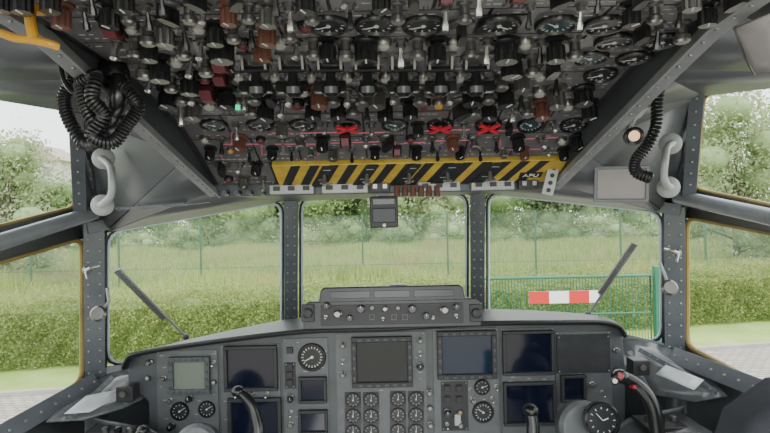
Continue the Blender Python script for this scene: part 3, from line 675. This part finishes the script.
# ------------------------------------------------------------ CABIN FITTINGS
def grab(label, pts, Y):
    p = [P(a, b, Y+dy) for a, b, dy in pts]; root = thing('grab_handle', p[-1], label, 'grab handle', None)
    m = MB(); m.tube(spline(p, 6), [.008]*6*(len(p)-1)+[.008], 12); m.build('grip', LGREY, root)
    for q in (p[0], p[-1]):
        m = MB(); m.lathe([(.026, -.012), (.026, -.002), (.02, .006), (.009, .01)], frame(q+V(0, .012, 0), (CAM-q)), 20); m.build('mounting_foot', LGREY, root)
grab('pale grey curved grab handle on the left wall beside the coiled black cord', [(101, 158, .03), (110, 166, 0), (112, 180, -.03), (111, 195, -.02), (104, 203, 0), (100, 205, .03)], 1.28)
grab('pale grey curved grab handle on the right wall above the right window tube', [(673, 143, .03), (667, 148, 0), (665, 162, -.03), (664, 178, -.02), (668, 186, 0), (671, 187, .03)], 1.28)
def coil(m, pts, R_, wr, turns, n=5):
    sp = spline(pts, 30); L = len(sp); out = []; up = V(0, 0, 1); N = turns*11
    for i in range(N+1):
        f = i/N*(L-1); j = min(int(f), L-2); p = sp[j].lerp(sp[j+1], f-j); t = (sp[j+1]-sp[j]).normalized()
        up = up-t*up.dot(t)
        up = up.normalized() if up.length > 1e-4 else V(1, 0, 0)
        w = t.cross(up); a = 2*math.pi*i/11; out.append(p+(up*math.cos(a)+w*math.sin(a))*R_)
    m.tube(out, wr, n)
D1_ = .76
hs = thing('handset', P(98, 150, D1_), 'black handset hung up on the left wall with its thick coiled cord in loops', 'handset')
m = MB(); coil(m, [P(76, 34, D1_), P(70, 56, D1_), P(74, 78, D1_), P(64, 98, D1_), P(70, 122, D1_), P(86, 144, D1_), P(98, 134, D1_-.02), P(86, 108, D1_-.02), P(80, 84, D1_-.02)], .0072, .0025, 60); m.build('coiled_cord', RUBBER, hs)
m = MB(); coil(m, [P(80, 84, D1_-.02), P(96, 76, D1_-.03), P(92, 98, D1_-.04), P(104, 116, D1_-.03), P(92, 136, D1_-.03), P(112, 143, D1_-.02), P(126, 126, D1_-.01), P(138, 108, D1_), P(128, 90, D1_), P(112, 84, D1_+.02)], .0072, .0025, 62); m.build('coiled_cord', RUBBER, hs)
m = MB(); m.tube(spline([P(62, 30, D1_), P(60, 60, D1_), P(70, 90, D1_-.02), P(104, 104, D1_-.01)], 8), .0032, 6); m.build('straight_lead', RUBBER, hs)
m = MB(); m.tube(spline([P(112, 72, D1_+.03), P(119, 86, D1_+.01), P(117, 104, D1_+.01), P(108, 120, D1_+.03)], 5), .014, 12); m.ball((0, 0, 0), .024, Matrix.Translation(P(113, 74, D1_+.02)), 14, (1, .7, 1)); m.ball((0, 0, 0), .024, Matrix.Translation(P(108, 120, D1_+.02)), 14, (1, .7, 1)); m.build('handset_body', BLACK, hs)
q = P(97, 88, D1_+.08); m = MB(); m.box((0, 0, 0), (.065, .05, .085), T(*q)); m.cyl(q+V(0, 0, .03), V(q.x, q.y, 1.595), .014); m.build('cradle', BLACKM, hs, bevel=.006)
D2_ = 1.0
ml = thing('map_lamp', P(636, 150, D2_), 'small cockpit lamp glowing warm at the end of a black coiled cord, right wall', 'lamp')
m = MB(); coil(m, [P(660, 84, D2_), P(657, 104, D2_), P(656, 126, D2_), P(647, 146, D2_), P(636, 160, D2_), P(636, 172, D2_), P(650, 178, D2_)], .0085, .0028, 34); m.build('coiled_cord', RUBBER, ml)
q = P(634, 136, D2_-.02); Ml = frame(q, (-.35, -1, -.1))
m = MB(); m.lathe([(.010, -.045), (.016, -.032), (.016, .010), (.012, .012), (.012, .004)], Ml, 20, cap=False); m.build('lamp_housing', BLACK, ml)
m = MB(); m.lathe([(.0095, .0), (.0095, .006)], Ml, 20); m.build('lens', WARM, ml)
q1, n1 = WH(634, 112); m = MB(); m.tube([q1, P(631, 124, D2_+.02), q+V(0, .03, 0)], .006, 8); m.box((0, 0, 0), (.04, .04, .014), frame(q1, n1)); m.build('bracket', LGREY, ml)
em = thing('emergency_handle', P(30, 48, .58), 'yellow-orange emergency pull handle at the upper left corner', 'handle')
m = MB(); m.tube(spline([P(1, 33, .58), P(15, 38, .58), P(32, 40, .58), P(50, 44, .58), P(58, 47, .585)], 5), .0045, 10); m.build('grip', ORNG, em)
m = MB(); m.tube(spline([P(34, 4, .60), P(30, 14, .58), P(31, 26, .58), P(34, 40, .58)], 5), .0055, 10); m.box((0, 0, 0), (.018, .014, .014), frame(P(34, 7, .59), (0, -1, 0))); m.build('stem', ORNG, em)
Yq = min((W(a, b_).y for a, b_ in ((597, 170), (645, 168), (597, 200), (645, 200)))); cc = P(621, 184, Yq-.03)
pf = thing('placard_frame', cc-V(0, 0, .04), 'rectangular grey-beige framed blank placard on the right wall beside the windscreen', 'placard')
Mf = frame(cc, (-.25, -1, -.1)); sq = (Yq-.03)/F
m = MB(); hw, hh_ = 24*sq, 16.5*sq
m.box((0, hh_, 0), (hw*2+.008, .008, .010), Mf); m.box((0, -hh_, 0), (hw*2+.008, .008, .010), Mf); m.box((-hw, 0, 0), (.008, hh_*2, .010), Mf); m.box((hw, 0, 0), (.008, hh_*2, .010), Mf)
for i in (-1, 1): m.cyl(Mf @ V(i*hw*.7, 0, 0), Mf @ V(i*hw*.7, 0, -.06), .004)
m.build('frame', FRAME, pf, bevel=.002)
m = MB(); m.box((0, 0, -.001), (hw*2, hh_*2, .004), Mf); m.build('plate', mat('matte_beige_plate', (.25, .225, .22), .5), pf)
bx = thing('trim_sheet', P(760, 70, .60), 'pale grey-pink flat sheet hanging in the upper right corner of the photo', 'sheet')
m = MB(); m.fan([P(736, 28, .62), P(775, 12, .58), P(782, 66, .62), P(756, 74, .66), P(746, 56, .66)]); m.build('sheet_face', mat('warm_grey', (.27, .25, .255), .5), bx, solid=.004, ang=80)
m = MB(); m.tube([P(736, 28, .62), P(746, 56, .66), P(756, 74, .66)], .003, 6); m.build('edge_binding', STEEL, bx)
def latch(label, px, py, Y, s):
    q = P(px, py, Y); root = thing('window_latch', q-V(0, 0, .03), label, 'latch', None)
    m = MB(); m.lathe([(.012, 0), (.012, .01), (.008, .014)], frame(q, (0, -1, 0)), 14); m.build('pivot', STEEL, root)
    m = MB(); m.tube(spline([q+V(0, -.015, 0), q+V(s*.022, -.025, .008), q+V(s*.045, -.02, .014)], 5), .005, 8); m.tube([q+V(0, -.014, 0), q+V(s*.012, -.024, -.024)], .004, 8); m.build('lever', CHROME, root)
latch('small chrome window latch on the left pillar, upper of two fittings', 88, 270, 1.63, 1)
latch('small chrome window latch on the right pillar, upper of two fittings', 676, 253, 1.63, -1)
def mirror(label, px, py, Y):
    q = P(px, py, Y); root = thing('pillar_knob', q-V(0, 0, .03), label, 'knob', None)
    m = MB(); m.lathe([(.004, -.03), (.006, -.004), (.022, 0), (.024, .006), (.018, .012)], frame(q, (.1 if px < 385 else -.1, -1, .3)), 22); m.build('disc', STEEL, root)
    m = MB(); m.tube([q, q+V(.01, .04, .03), q+V(.0, .05, .07)], .005, 8); m.build('stem', LGREY, root)
mirror('round metal disc knob low on the left pillar', 99, 314, 1.62); mirror('round metal disc knob low on the right pillar', 669, 288, 1.62)
WIP = mat('wiper_grey', (.16, .16, .16), .5)
def wiper(label, a, b):
    A_, B_ = P(*a), P(*b); root = thing('windscreen_wiper', B_, label, 'wiper', None)
    m = MB(); t = (B_-A_).normalized(); m.tube([A_, B_], .005, 8); m.build('arm', WIP, root)
    n = V(0, -1, 0); s = t.cross(n).normalized(); m = MB(); m.box((0, 0, (B_-A_).length*.34), (.010, .014, (B_-A_).length*.68), frame(A_+s*.012, t, n)); m.build('blade', mat('blade_grey', (.09, .09, .09), .5), root)
    m = MB(); m.ball((0, 0, 0), .014, Matrix.Translation(B_), 10); m.build('pivot', BLACKM, root)
wiper('thin grey windscreen wiper leaning across the left front window', (119, 269, 1.86), (186, 337, 2.12))
wiper('thin grey windscreen wiper leaning across the right front window', (637, 244, 1.86), (588, 315, 2.08))
se = thing('pilot_seat', V(.74, 1.0, 0), 'dark fabric seat at the lower right corner', 'seat')
m = MB(); m.prism([(-.15, -.2), (.17, -.2), (.17, .17), (.10, .20), (-.04, .185), (-.12, .13), (-.15, .05)], -.05, .05, frame(V(.745, 1.0, .85), (0, -1, 0))); m.build('backrest', SEATM, se, bevel=.03, seg=4)
m = MB(); m.box((.745, .86, .5), (.34, .36, .12)); m.build('seat_cushion', SEATM, se, bevel=.04, seg=4)
m = MB(); m.box((.745, .9, .22), (.3, .3, .44)); m.build('pedestal', STRUCTD, se, bevel=.01)
GLOSS = mat('glossy_worn_panel', (.085, .09, .095), .22, 0, .7, 14, .25)
LEDGE = mat('glossy_worn_ledge', (.12, .128, .135), .16, 0, .8, 16, .5)
for sgn, lab in ((-1, 'low dark left side console below the side window'), (1, 'low dark right side console below the side window')):
    sc_ = thing('side_console', V(sgn*.74, 1.4, 0), lab, 'console', None); zt = .74
    pts = [(.62, 0), (.85, 0), (.85, zt+.03), (.70, zt), (.62, zt-.05)]
    m = MB(); vs = [(sgn*a, y, z) for y in (1.20, 1.60) for a, z in pts]
    m.add(vs, [tuple(range(5)), tuple(reversed(range(5, 10)))]+[(i, (i+1) % 5, 5+(i+1) % 5, 5+i) for i in range(5)]); m.build('body', GLOSS, sc_, bevel=.01)
    for i in range(3):
        m = MB(); m.box((sgn*.76, 1.28+.13*i, zt+.016), (.12, .10, .012)); o = m.build('control_module', BLACKM if i != 1 else STRUCT, sc_, bevel=.003)
        for j in range(3): m = MB(); m.lathe([(.010, 0), (.010, .012), (.007, .015)], T(sgn*(.725+.035*j), 1.28+.13*i, zt+.022), 12); m.build('knob', BLACK if j % 2 else STEEL, o)
for pts in ([(84, 386, 1.68), (110, 374, 1.76), (150, 364, 1.84), (150, 396, 1.74), (124, 408, 1.64), (84, 420, 1.54), (46, 422, 1.48)],
            [(686, 356, 1.68), (662, 346, 1.76), (622, 336, 1.84), (624, 372, 1.74), (650, 394, 1.64), (696, 402, 1.54), (728, 396, 1.48)]):
    m = MB(); m.fan([P(*q) for q in pts]); tn[0] += 1; struct(m.build('trim_%d' % tn[0], LEDGE, solid=.006, ang=85))
beam(P(112, 378, 1.70), P(70, 418, 1.48), .014, .012, sp=.03, rr=.003); beam(P(640, 350, 1.74), P(716, 392, 1.48), .014, .012, sp=.03, rr=.003)
beam(P(140, 372, 1.76), P(126, 404, 1.62), .014, .012, sp=.03, rr=.003); beam(P(630, 352, 1.76), P(648, 390, 1.62), .014, .012, sp=.03, rr=.003)
def sheet(px, lab):
    pts = [P(*q) for q in px]; m = MB(); m.fan(pts); tag(m.build('paper_sheet', PAPER, solid=.002, ang=85), lab, 'paper')
sheet([(64, 414, 1.43), (86, 396, 1.49), (116, 390, 1.53), (110, 401, 1.50), (90, 412, 1.45)], 'pale sheet lying beside the left end of the instrument panel')
sheet([(656, 374, 1.56), (666, 365, 1.59), (704, 380, 1.50), (694, 390, 1.48)], 'pale sheet lying in front of the right side window')
for lab, px, py, Y in (('small black junction box on the ledge by the left end of the instrument panel', 128, 392, 1.62), ('small black junction box on the ledge by the right end of the instrument panel', 638, 366, 1.64)):
    q = P(px, py, Y); jb = thing('junction_box', q-V(0, 0, .025), lab, 'box')
    m = MB(); m.box((q.x, q.y, q.z), (.05, .05, .045)); m.build('case', BLACKM, jb, bevel=.004)
    m = MB(); m.cyl((q.x, q.y-.024, q.z+.004), (q.x, q.y-.036, q.z+.004), .009); m.build('connector', STEEL, jb)

# ------------------------------------------------------------ OUTSIDE
def noise_ground(name, stops, scale):
    m = bpy.data.materials.new(name); m.use_nodes = True; nt = m.node_tree; b = nt.nodes['Principled BSDF']
    tc = nt.nodes.new('ShaderNodeTexCoord'); no = nt.nodes.new('ShaderNodeTexNoise'); no.inputs['Scale'].default_value = scale; no.inputs['Detail'].default_value = 8
    r = nt.nodes.new('ShaderNodeValToRGB'); e = r.color_ramp.elements; e[0].position = .3; e[1].position = .7
    e[0].color = (*stops[0], 1); e[1].color = (*stops[-1], 1)
    for i, c in enumerate(stops[1:-1]): k = e.new(.3+.4*(i+1)/(len(stops)-1)); k.color = (*c, 1)
    nt.links.new(tc.outputs['Object'], no.inputs[0]); nt.links.new(no.outputs['Fac'], r.inputs[0]); nt.links.new(r.outputs[0], b.inputs['Base Color']); b.inputs['Roughness'].default_value = .9
    return m
LAWN = noise_ground('lawn_green', [(.25, .37, .08), (.33, .45, .12), (.41, .5, .18)], .9)
m = MB(); m.box((0, 60, GZ-.1), (300, 190, .2)); struct(m.build('ground', LAWN))
def cobble():
    m = bpy.data.materials.new('cobblestone_paving'); m.use_nodes = True; nt = m.node_tree; b = nt.nodes['Principled BSDF']
    tc = nt.nodes.new('ShaderNodeTexCoord'); br = nt.nodes.new('ShaderNodeTexBrick'); br.inputs['Scale'].default_value = 1
    br.inputs['Brick Width'].default_value = .24; br.inputs['Row Height'].default_value = .14; br.inputs['Mortar Size'].default_value = .016
    br.inputs['Color1'].default_value = (.46, .40, .36, 1); br.inputs['Color2'].default_value = (.32, .29, .27, 1); br.inputs['Mortar'].default_value = (.17, .18, .12, 1)
    nt.links.new(tc.outputs['Object'], br.inputs['Vector']); nt.links.new(br.outputs['Color'], b.inputs['Base Color']); b.inputs['Roughness'].default_value = .85
    return m
e0 = ground(20, 396); e1 = ground(750, 348); dd = (e1-e0).normalized(); a0 = e0-dd*30; a1 = e1+dd*30
m = MB(); z = V(0, 0, .03)
q = [V(a0.x, a0.y, GZ), V(a1.x, a1.y, GZ), V(a1.x+5, -15, GZ), V(a0.x-5, -15, GZ)]
m.add([p+z for p in q], [(3, 2, 1, 0)]); struct(m.build('paving', cobble()))
m = MB(); M = frame(V(a0.x, a0.y, GZ), dd, (0, 0, 1)); m.box((.05, 0, 36), (.12, .14, 72), M); struct(m.build('kerb', mat('kerb_stone', (.38, .36, .33), .8, 0, .2, 3)))
def leaves(name, C, size, mt, parent=None, aspect=.6):
    N = len(C); u = rng.normal(size=(N, 3)); u /= np.linalg.norm(u, axis=1)[:, None]
    w = rng.normal(size=(N, 3)); w -= u*(w*u).sum(1)[:, None]; w /= np.linalg.norm(w, axis=1)[:, None]
    s = size*rng.uniform(.6, 1.3, (N, 1)); u = u*s; w = w*s*aspect
    vs = np.stack([C-u, C-w*.9, C+u, C+w*.9], 1).reshape(-1, 3)
    me = bpy.data.meshes.new(name); me.vertices.add(4*N); me.loops.add(4*N); me.polygons.add(N)
    off = np.array(topmost(parent).location) if parent is not None else np.array([C[:, 0].mean(), C[:, 1].mean(), C[:, 2].min()])
    me.vertices.foreach_set('co', (vs-off).astype(np.float32).ravel()); me.loops.foreach_set('vertex_index', np.arange(4*N, dtype=np.int32))
    me.polygons.foreach_set('loop_start', np.arange(0, 4*N, 4, dtype=np.int32)); me.polygons.foreach_set('loop_total', np.full(N, 4, dtype=np.int32))
    me.update(calc_edges=True); me.materials.append(mt); o = bpy.data.objects.new(name, me); COL.objects.link(o)
    if parent is not None: o.parent = parent
    else: o.location = off
    return o
HB = foliage('hedge_leaves', [(.14, .22, .06), (.23, .31, .095), (.33, .41, .15), (.29, .31, .12)], .45, patch=(.32, .38, .14))
h0 = ground(20, 370); h1 = ground(750, 322); hd = (h1-h0).normalized(); hn = V(-hd.y, hd.x, 0)
hr = thing('hedge', (h0+h1)/2, 'long clipped green hedge running across behind the windscreen', 'hedge')
Lh = 44; base = (h0+h1)/2-hd*Lh/2; N = 150000
s_ = rng.uniform(0, Lh, N); hh = 1.45; dp = 1.5
side = rng.random(N) < .6
zz = np.where(side, rng.uniform(.05, hh, N), hh+np.abs(rng.normal(0, .17, N))-.05)
bump_ = .07*np.sin(s_*4.1+zz*3)+.06*np.sin(s_*9.3+1-zz*7)
dpp = np.where(side, rng.normal(0, .09, N)+bump_, rng.uniform(0, dp, N))
wob = .09*np.sin(s_*2.1)+.07*np.sin(s_*5.3+1)+.04*np.sin(s_*13.); zz = zz+np.where(side, 0, wob*.8)
C = np.array([[base.x, base.y, GZ]])+s_[:, None]*np.array([[hd.x, hd.y, 0]])+dpp[:, None]*np.array([[hn.x, hn.y, 0]])+zz[:, None]*np.array([[0, 0, 1.]])
leaves('foliage', C, .038, HB, hr)
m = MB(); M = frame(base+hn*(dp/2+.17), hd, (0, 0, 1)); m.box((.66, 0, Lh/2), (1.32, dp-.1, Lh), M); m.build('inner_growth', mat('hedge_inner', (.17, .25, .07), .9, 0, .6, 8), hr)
N = 150000; gy = 18.5+(rng.random(N)**.85)*38; gx = rng.uniform(-1, 1, N)*(gy*.8+4)
patch = .5+.5*np.sin(gx*.5+1.3*np.sin(gy*.21))*np.cos(gy*.33+gx*.13)
hgt = rng.uniform(.25, .9, N)*(.6+1.3*patch); ang = rng.uniform(0, 6.28, N); lx = rng.normal(0, .25, N); w = .04+.06*rng.random(N)
k = ((gx-base.x)*hn.x+(gy-base.y)*hn.y > dp+.4)
gx, gy, hgt, ang, lx, w = [a[k] for a in (gx, gy, hgt, ang, lx, w)]; N = len(gx)
v0 = np.stack([gx-w*np.cos(ang), gy-w*np.sin(ang), np.full(N, GZ)], 1); v1 = np.stack([gx+w*np.cos(ang), gy+w*np.sin(ang), np.full(N, GZ)], 1); v2 = np.stack([gx+lx, gy+lx, GZ+hgt], 1)
me = bpy.data.meshes.new('meadow_grass'); me.from_pydata(np.stack([v0, v1, v2], 1).reshape(-1, 3).tolist(), [], np.arange(3*N).reshape(-1, 3).tolist())
me.materials.append(foliage('meadow_blades', [(.18, .29, .08), (.29, .40, .12), (.41, .48, .18), (.23, .34, .09), (.45, .46, .22)], .45, patch=(.46, .40, .22)))
o = bpy.data.objects.new('meadow_grass', me); COL.objects.link(o); tag(o, 'tall yellow-green meadow grass with brownish patches between the hedge and the trees', 'grass', kind='stuff')
def linkmat():
    m = bpy.data.materials.new('chain_link_wire'); m.use_nodes = True; nt = m.node_tree; b = nt.nodes['Principled BSDF']; b.inputs['Base Color'].default_value = (.2, .29, .21, 1)
    tc = nt.nodes.new('ShaderNodeTexCoord'); sp = nt.nodes.new('ShaderNodeSeparateXYZ'); nt.links.new(tc.outputs['Object'], sp.inputs[0]); outs = []
    for op in ('ADD', 'SUBTRACT'):
        a = nt.nodes.new('ShaderNodeMath'); a.operation = op; nt.links.new(sp.outputs['X'], a.inputs[0]); nt.links.new(sp.outputs['Z'], a.inputs[1])
        f = nt.nodes.new('ShaderNodeMath'); f.operation = 'PINGPONG'; f.inputs[1].default_value = .07; nt.links.new(a.outputs[0], f.inputs[0])
        l = nt.nodes.new('ShaderNodeMath'); l.operation = 'LESS_THAN'; l.inputs[1].default_value = .008; nt.links.new(f.outputs[0], l.inputs[0]); outs.append(l)
    mx = nt.nodes.new('ShaderNodeMath'); mx.operation = 'MAXIMUM'; nt.links.new(outs[0].outputs[0], mx.inputs[0]); nt.links.new(outs[1].outputs[0], mx.inputs[1])
    nt.links.new(mx.outputs[0], b.inputs['Alpha']); return m
FY = 27
fe = thing('chain_link_fence', V(0, FY, GZ), 'tall thin chain-link fence with green posts standing in the meadow', 'fence')
m = MB(); m.add([V(-30, FY, GZ), V(30, FY, GZ), V(30, FY, GZ+3.6), V(-30, FY, GZ+3.6)], [(0, 1, 2, 3)]); m.build('wire_mesh', linkmat(), fe, smooth=False)
CONC = mat('fence_post_green', (.07, .15, .09), .6)
for px in (-60, 30, 118, 200, 283, 362, 447, 535, 620, 705, 790):
    x = (px-385)/F*FY; m = MB(); m.box((x, FY, GZ+1.85), (.075, .075, 3.7)); m.build('post', CONC, fe)
for zz_ in (1.2, 2.4, 3.6): m = MB(); m.cyl((-30, FY-.03, GZ+zz_), (30, FY-.03, GZ+zz_), .009, n=6); m.build('wire', CONC, fe)
GY = 13.6; GG = mat('green_gate_paint', (.02, .15, .085), .4)
gt = thing('gate', V(P(570, 340, GY).x, GY, GZ), 'green metal bar gate with a red and white board in front of the hedge', 'gate')
x0 = P(484, 280, GY).x; x1 = P(650, 271, GY).x; zt = P(570, 277, GY).z; zb = GZ+.12
m = MB(); m.tube([V(x0, GY, zb), V(x0, GY, zt), V(x1, GY, zt), V(x1, GY, zb)], .04, 8, closed=True); m.build('gate_frame', GG, gt)
nb = int((x1-x0)/.075)
for i in range(1, nb):
    x = x0+(x1-x0)*i/nb; m = MB(); m.cyl(V(x, GY, zb), V(x, GY, zt), .010, n=6); m.build('bar', GG, gt)
m = MB(); m.cyl(V(x0, GY, (zt+zb)/2), V(x1, GY, (zt+zb)/2), .025, n=8); m.build('mid_rail', GG, gt)
for xx in (x1+.17, x0-.17): m = MB(); m.box((xx, GY, GZ+1.08), (.16, .16, 2.2)); m.build('gate_post', GG, gt)
zc = P(565, 297, GY-.06).z; xa = P(529, 297, GY-.06).x; xb = P(599, 297, GY-.06).x
m = MB(); m.box(((xa+xb)/2, GY-.06, zc), (xb-xa, .02, .30)); bo = m.build('warning_board', mat('board_white', (.8, .8, .8), .4), gt)
for (u, v_) in ((529, 549), (569, 589)):
    ua, ub = P(u, 297, GY-.06).x, P(v_, 297, GY-.06).x; m = MB(); m.box(((ua+ub)/2, GY-.072, zc), (ub-ua, .008, .30)); m.build('red_panel', mat('board_red', (.6, .03, .02), .4), bo)
hx = P(48, 156, 90); ho = thing('house', V(hx.x, 90, GZ), 'distant pale house roof half hidden by trees beyond the upper left window', 'house')
hz = hx.z-1.2
m = MB(); m.box((hx.x, 90, (GZ+hz)/2), (8, 7, hz-GZ)); m.build('wall', mat('house_wall', (.6, .57, .54), .8), ho)
m = MB(); m.prism([(-4.8, 0), (4.8, 0), (0, 2.8)], -3.9, 3.9, frame(V(hx.x, 90, hz), (0, -1, 0))); m.build('roof', mat('house_roof', (.5, .4, .36), .8), ho)
for i in (-1, 1):
    m = MB(); m.box((hx.x+i*1.9, 86.47, hz-1.6), (1.1, .06, 1.4)); m.build('window', mat('house_window', (.25, .27, .3), .3), ho)
# trees
BARK = mat('bark', (.14, .12, .09), .9, 0, .3, 5)
hazy_greens = [[(.17, .25, .10), (.26, .35, .15), (.35, .44, .22)], [(.25, .33, .16), (.34, .42, .23), (.44, .52, .31)], [(.13, .2, .085), (.20, .28, .13), (.28, .36, .18)]]  # leaf tones paled to put distance haze into the colour
TM = [foliage('tree_leaves_%d' % i, g, .5) for i, g in enumerate(hazy_greens)]
CORE = [mat('crown_inner_%d' % i, tuple(c*1.15 for c in g[0]), .9, 0, .5, .6) for i, g in enumerate(hazy_greens)]  # crown cores lightened too, haze put into their colour
def tree(x, y, h, w, kind, label, n=6500, low=.25, leaf=.16, name='tree', cat='tree', group=None, core=True, nb=16):
    root = thing(name, V(x, y, GZ), label, cat, group)
    m = MB(); top = V(x+random.uniform(-.4, .4), y, GZ+h*.75)
    m.tube(spline([V(x, y, GZ), V(x+random.uniform(-.3, .3), y, GZ+h*.3), top], 4), [.03*h*.6-.03*h*.5*i/8 for i in range(9)], 8)
    blobs = []
    for i in range(nb):
        a = random.uniform(0, 6.28); zr = low+(.86-low)*(i+random.random())/nb; q = random.uniform(.08, .36)*w*(1.15-abs(zr-.5)*.6)
        r = random.uniform(.10, .20)*w; c = V(x+q*math.cos(a), y+q*math.sin(a)*.6, GZ+max(h*zr, r*.5)); blobs.append((c, r))
        if h > 3: m.tube([V(x, y, GZ+h*zr*.55), c], [.07, .03], 5)
    m.build('trunk', BARK, root)
    cs = []
    for c, r in blobs:
        k = n//len(blobs); d = rng.normal(size=(k, 3)); d /= np.linalg.norm(d, axis=1)[:, None]; rr = r*np.clip(rng.normal(1.0, .32, (k, 1)), .3, 2.0)
        cs.append(np.array(c)+d*rr*np.array([1.1, 1, .8]))
    C = np.concatenate(cs); C = C[C[:, 2] > GZ+.05]
    leaves('crown', C, leaf, TM[kind], root)
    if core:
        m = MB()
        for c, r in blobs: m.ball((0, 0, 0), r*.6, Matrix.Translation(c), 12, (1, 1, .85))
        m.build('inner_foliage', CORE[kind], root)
    return root
T_ = [(4, 31, 120, 7, 1, 'rounded pale willow seen through the upper left side window', 11000, .11, .1),
      (-85, 40, 100, 9, 0, 'broad tree beyond the far left edge of the side window', 4000, .15, .2),
      (40, 76, 178, 15, 0, 'mid green tree far behind the left side window', 9000, .25, .03),
      (120, 66, 150, 14, 2, 'dark bushy tree behind the left part of the left front window', 10000, .26, .03),
      (205, 78, 140, 17, 1, 'pale green tree behind the middle of the left front window', 11000, .27, .03),
      (275, 66, 140, 14, 0, 'mid green tree behind the left centre windscreen post', 10000, .26, .03),
      (345, 78, 135, 17, 2, 'dark green tree behind the left half of the centre window', 11000, .27, .03),
      (418, 67, 138, 14, 1, 'pale tree behind the right half of the centre window', 10000, .26, .03),
      (490, 78, 134, 17, 0, 'mid green tree behind the right centre windscreen post', 11000, .27, .03),
      (560, 66, 136, 13, 2, 'dark tree beyond the meadow above the red and white board', 10000, .26, .03),
      (634, 78, 130, 16, 0, 'tree behind the right part of the right front window', 10000, .26, .03),
      (700, 66, 125, 13, 2, 'dark tree behind the right windscreen pillar', 8000, .26, .03),
      (734, 33, 80, 9, 1, 'tall pale tree filling the upper right side window', 16000, .13, .08),
      (812, 42, 85, 9, 0, 'tall tree beyond the right edge of the side window', 5000, .2, .1)]
for (px, Y, tp, w, kd, lab, n, lf, lo) in T_:
    d = ray(px, tp); tz = 1.35+d.z*Y; tree(d.x*Y, Y, tz-GZ, w, kd, lab, n, lo, lf, core=(Y > 30), nb=38 if Y > 60 else 20)
for i, px in enumerate(range(-20, 840, 52)):
    Y = 58+(i*5 % 4)*.8; d = ray(px, 225)
    tree(d.x*Y, Y, 1.7+(i*7 % 5)*.4, 6.4, (i*2+1) % 3, 'leafy bush at the far edge of the meadow below the trees', 3200, .12, .13, 'bush', 'bush', 'bushes at the far edge of the meadow', nb=14)

# ------------------------------------------------------------ LIGHT, CAMERA
w = bpy.data.worlds.new('overcast'); SC.world = w; w.use_nodes = True; nt = w.node_tree; bg = nt.nodes['Background']
tc = nt.nodes.new('ShaderNodeTexCoord'); sp = nt.nodes.new('ShaderNodeSeparateXYZ'); r = nt.nodes.new('ShaderNodeValToRGB')
nt.links.new(tc.outputs['Generated'], sp.inputs[0]); nt.links.new(sp.outputs['Z'], r.inputs[0]); nt.links.new(r.outputs[0], bg.inputs[0])
r.color_ramp.elements[0].color = (.87, .9, .9, 1); r.color_ramp.elements[1].color = (.97, .98, .98, 1); bg.inputs[1].default_value = 3.7
def light(nm, kind, loc, rot, e, **k):
    l = bpy.data.lights.new(nm, kind); l.energy = e
    for a, b in k.items(): setattr(l, a, b)
    o = bpy.data.objects.new(nm, l); COL.objects.link(o); o.location = loc; o.rotation_euler = rot; return o
light('sun', 'SUN', (0, 0, 20), (rad(30), rad(15), 0), 1.4, angle=rad(60))
light('cabin_light', 'AREA', (0, -.7, 1.5), (rad(82), 0, 0), 8, size=.7)  # added fill light behind the camera, no cabin fixture
light('cabin_floor_bounce', 'AREA', (0, .5, .25), (rad(180), 0, 0), 6, size=.8)  # added upward fill standing in for light off the floor
cam = bpy.data.cameras.new('camera'); cam.sensor_width = 36; cam.lens = F/770*36; cam.clip_start = .02; cam.clip_end = 500
co = bpy.data.objects.new('camera', cam); COL.objects.link(co)
Mc = Matrix.Identity(4)
for i, a in enumerate((RV, UV, V(0, -1, 0), CAM)):
    for j in range(3): Mc[j][i] = a[j]
co.matrix_world = Mc; SC.camera = co
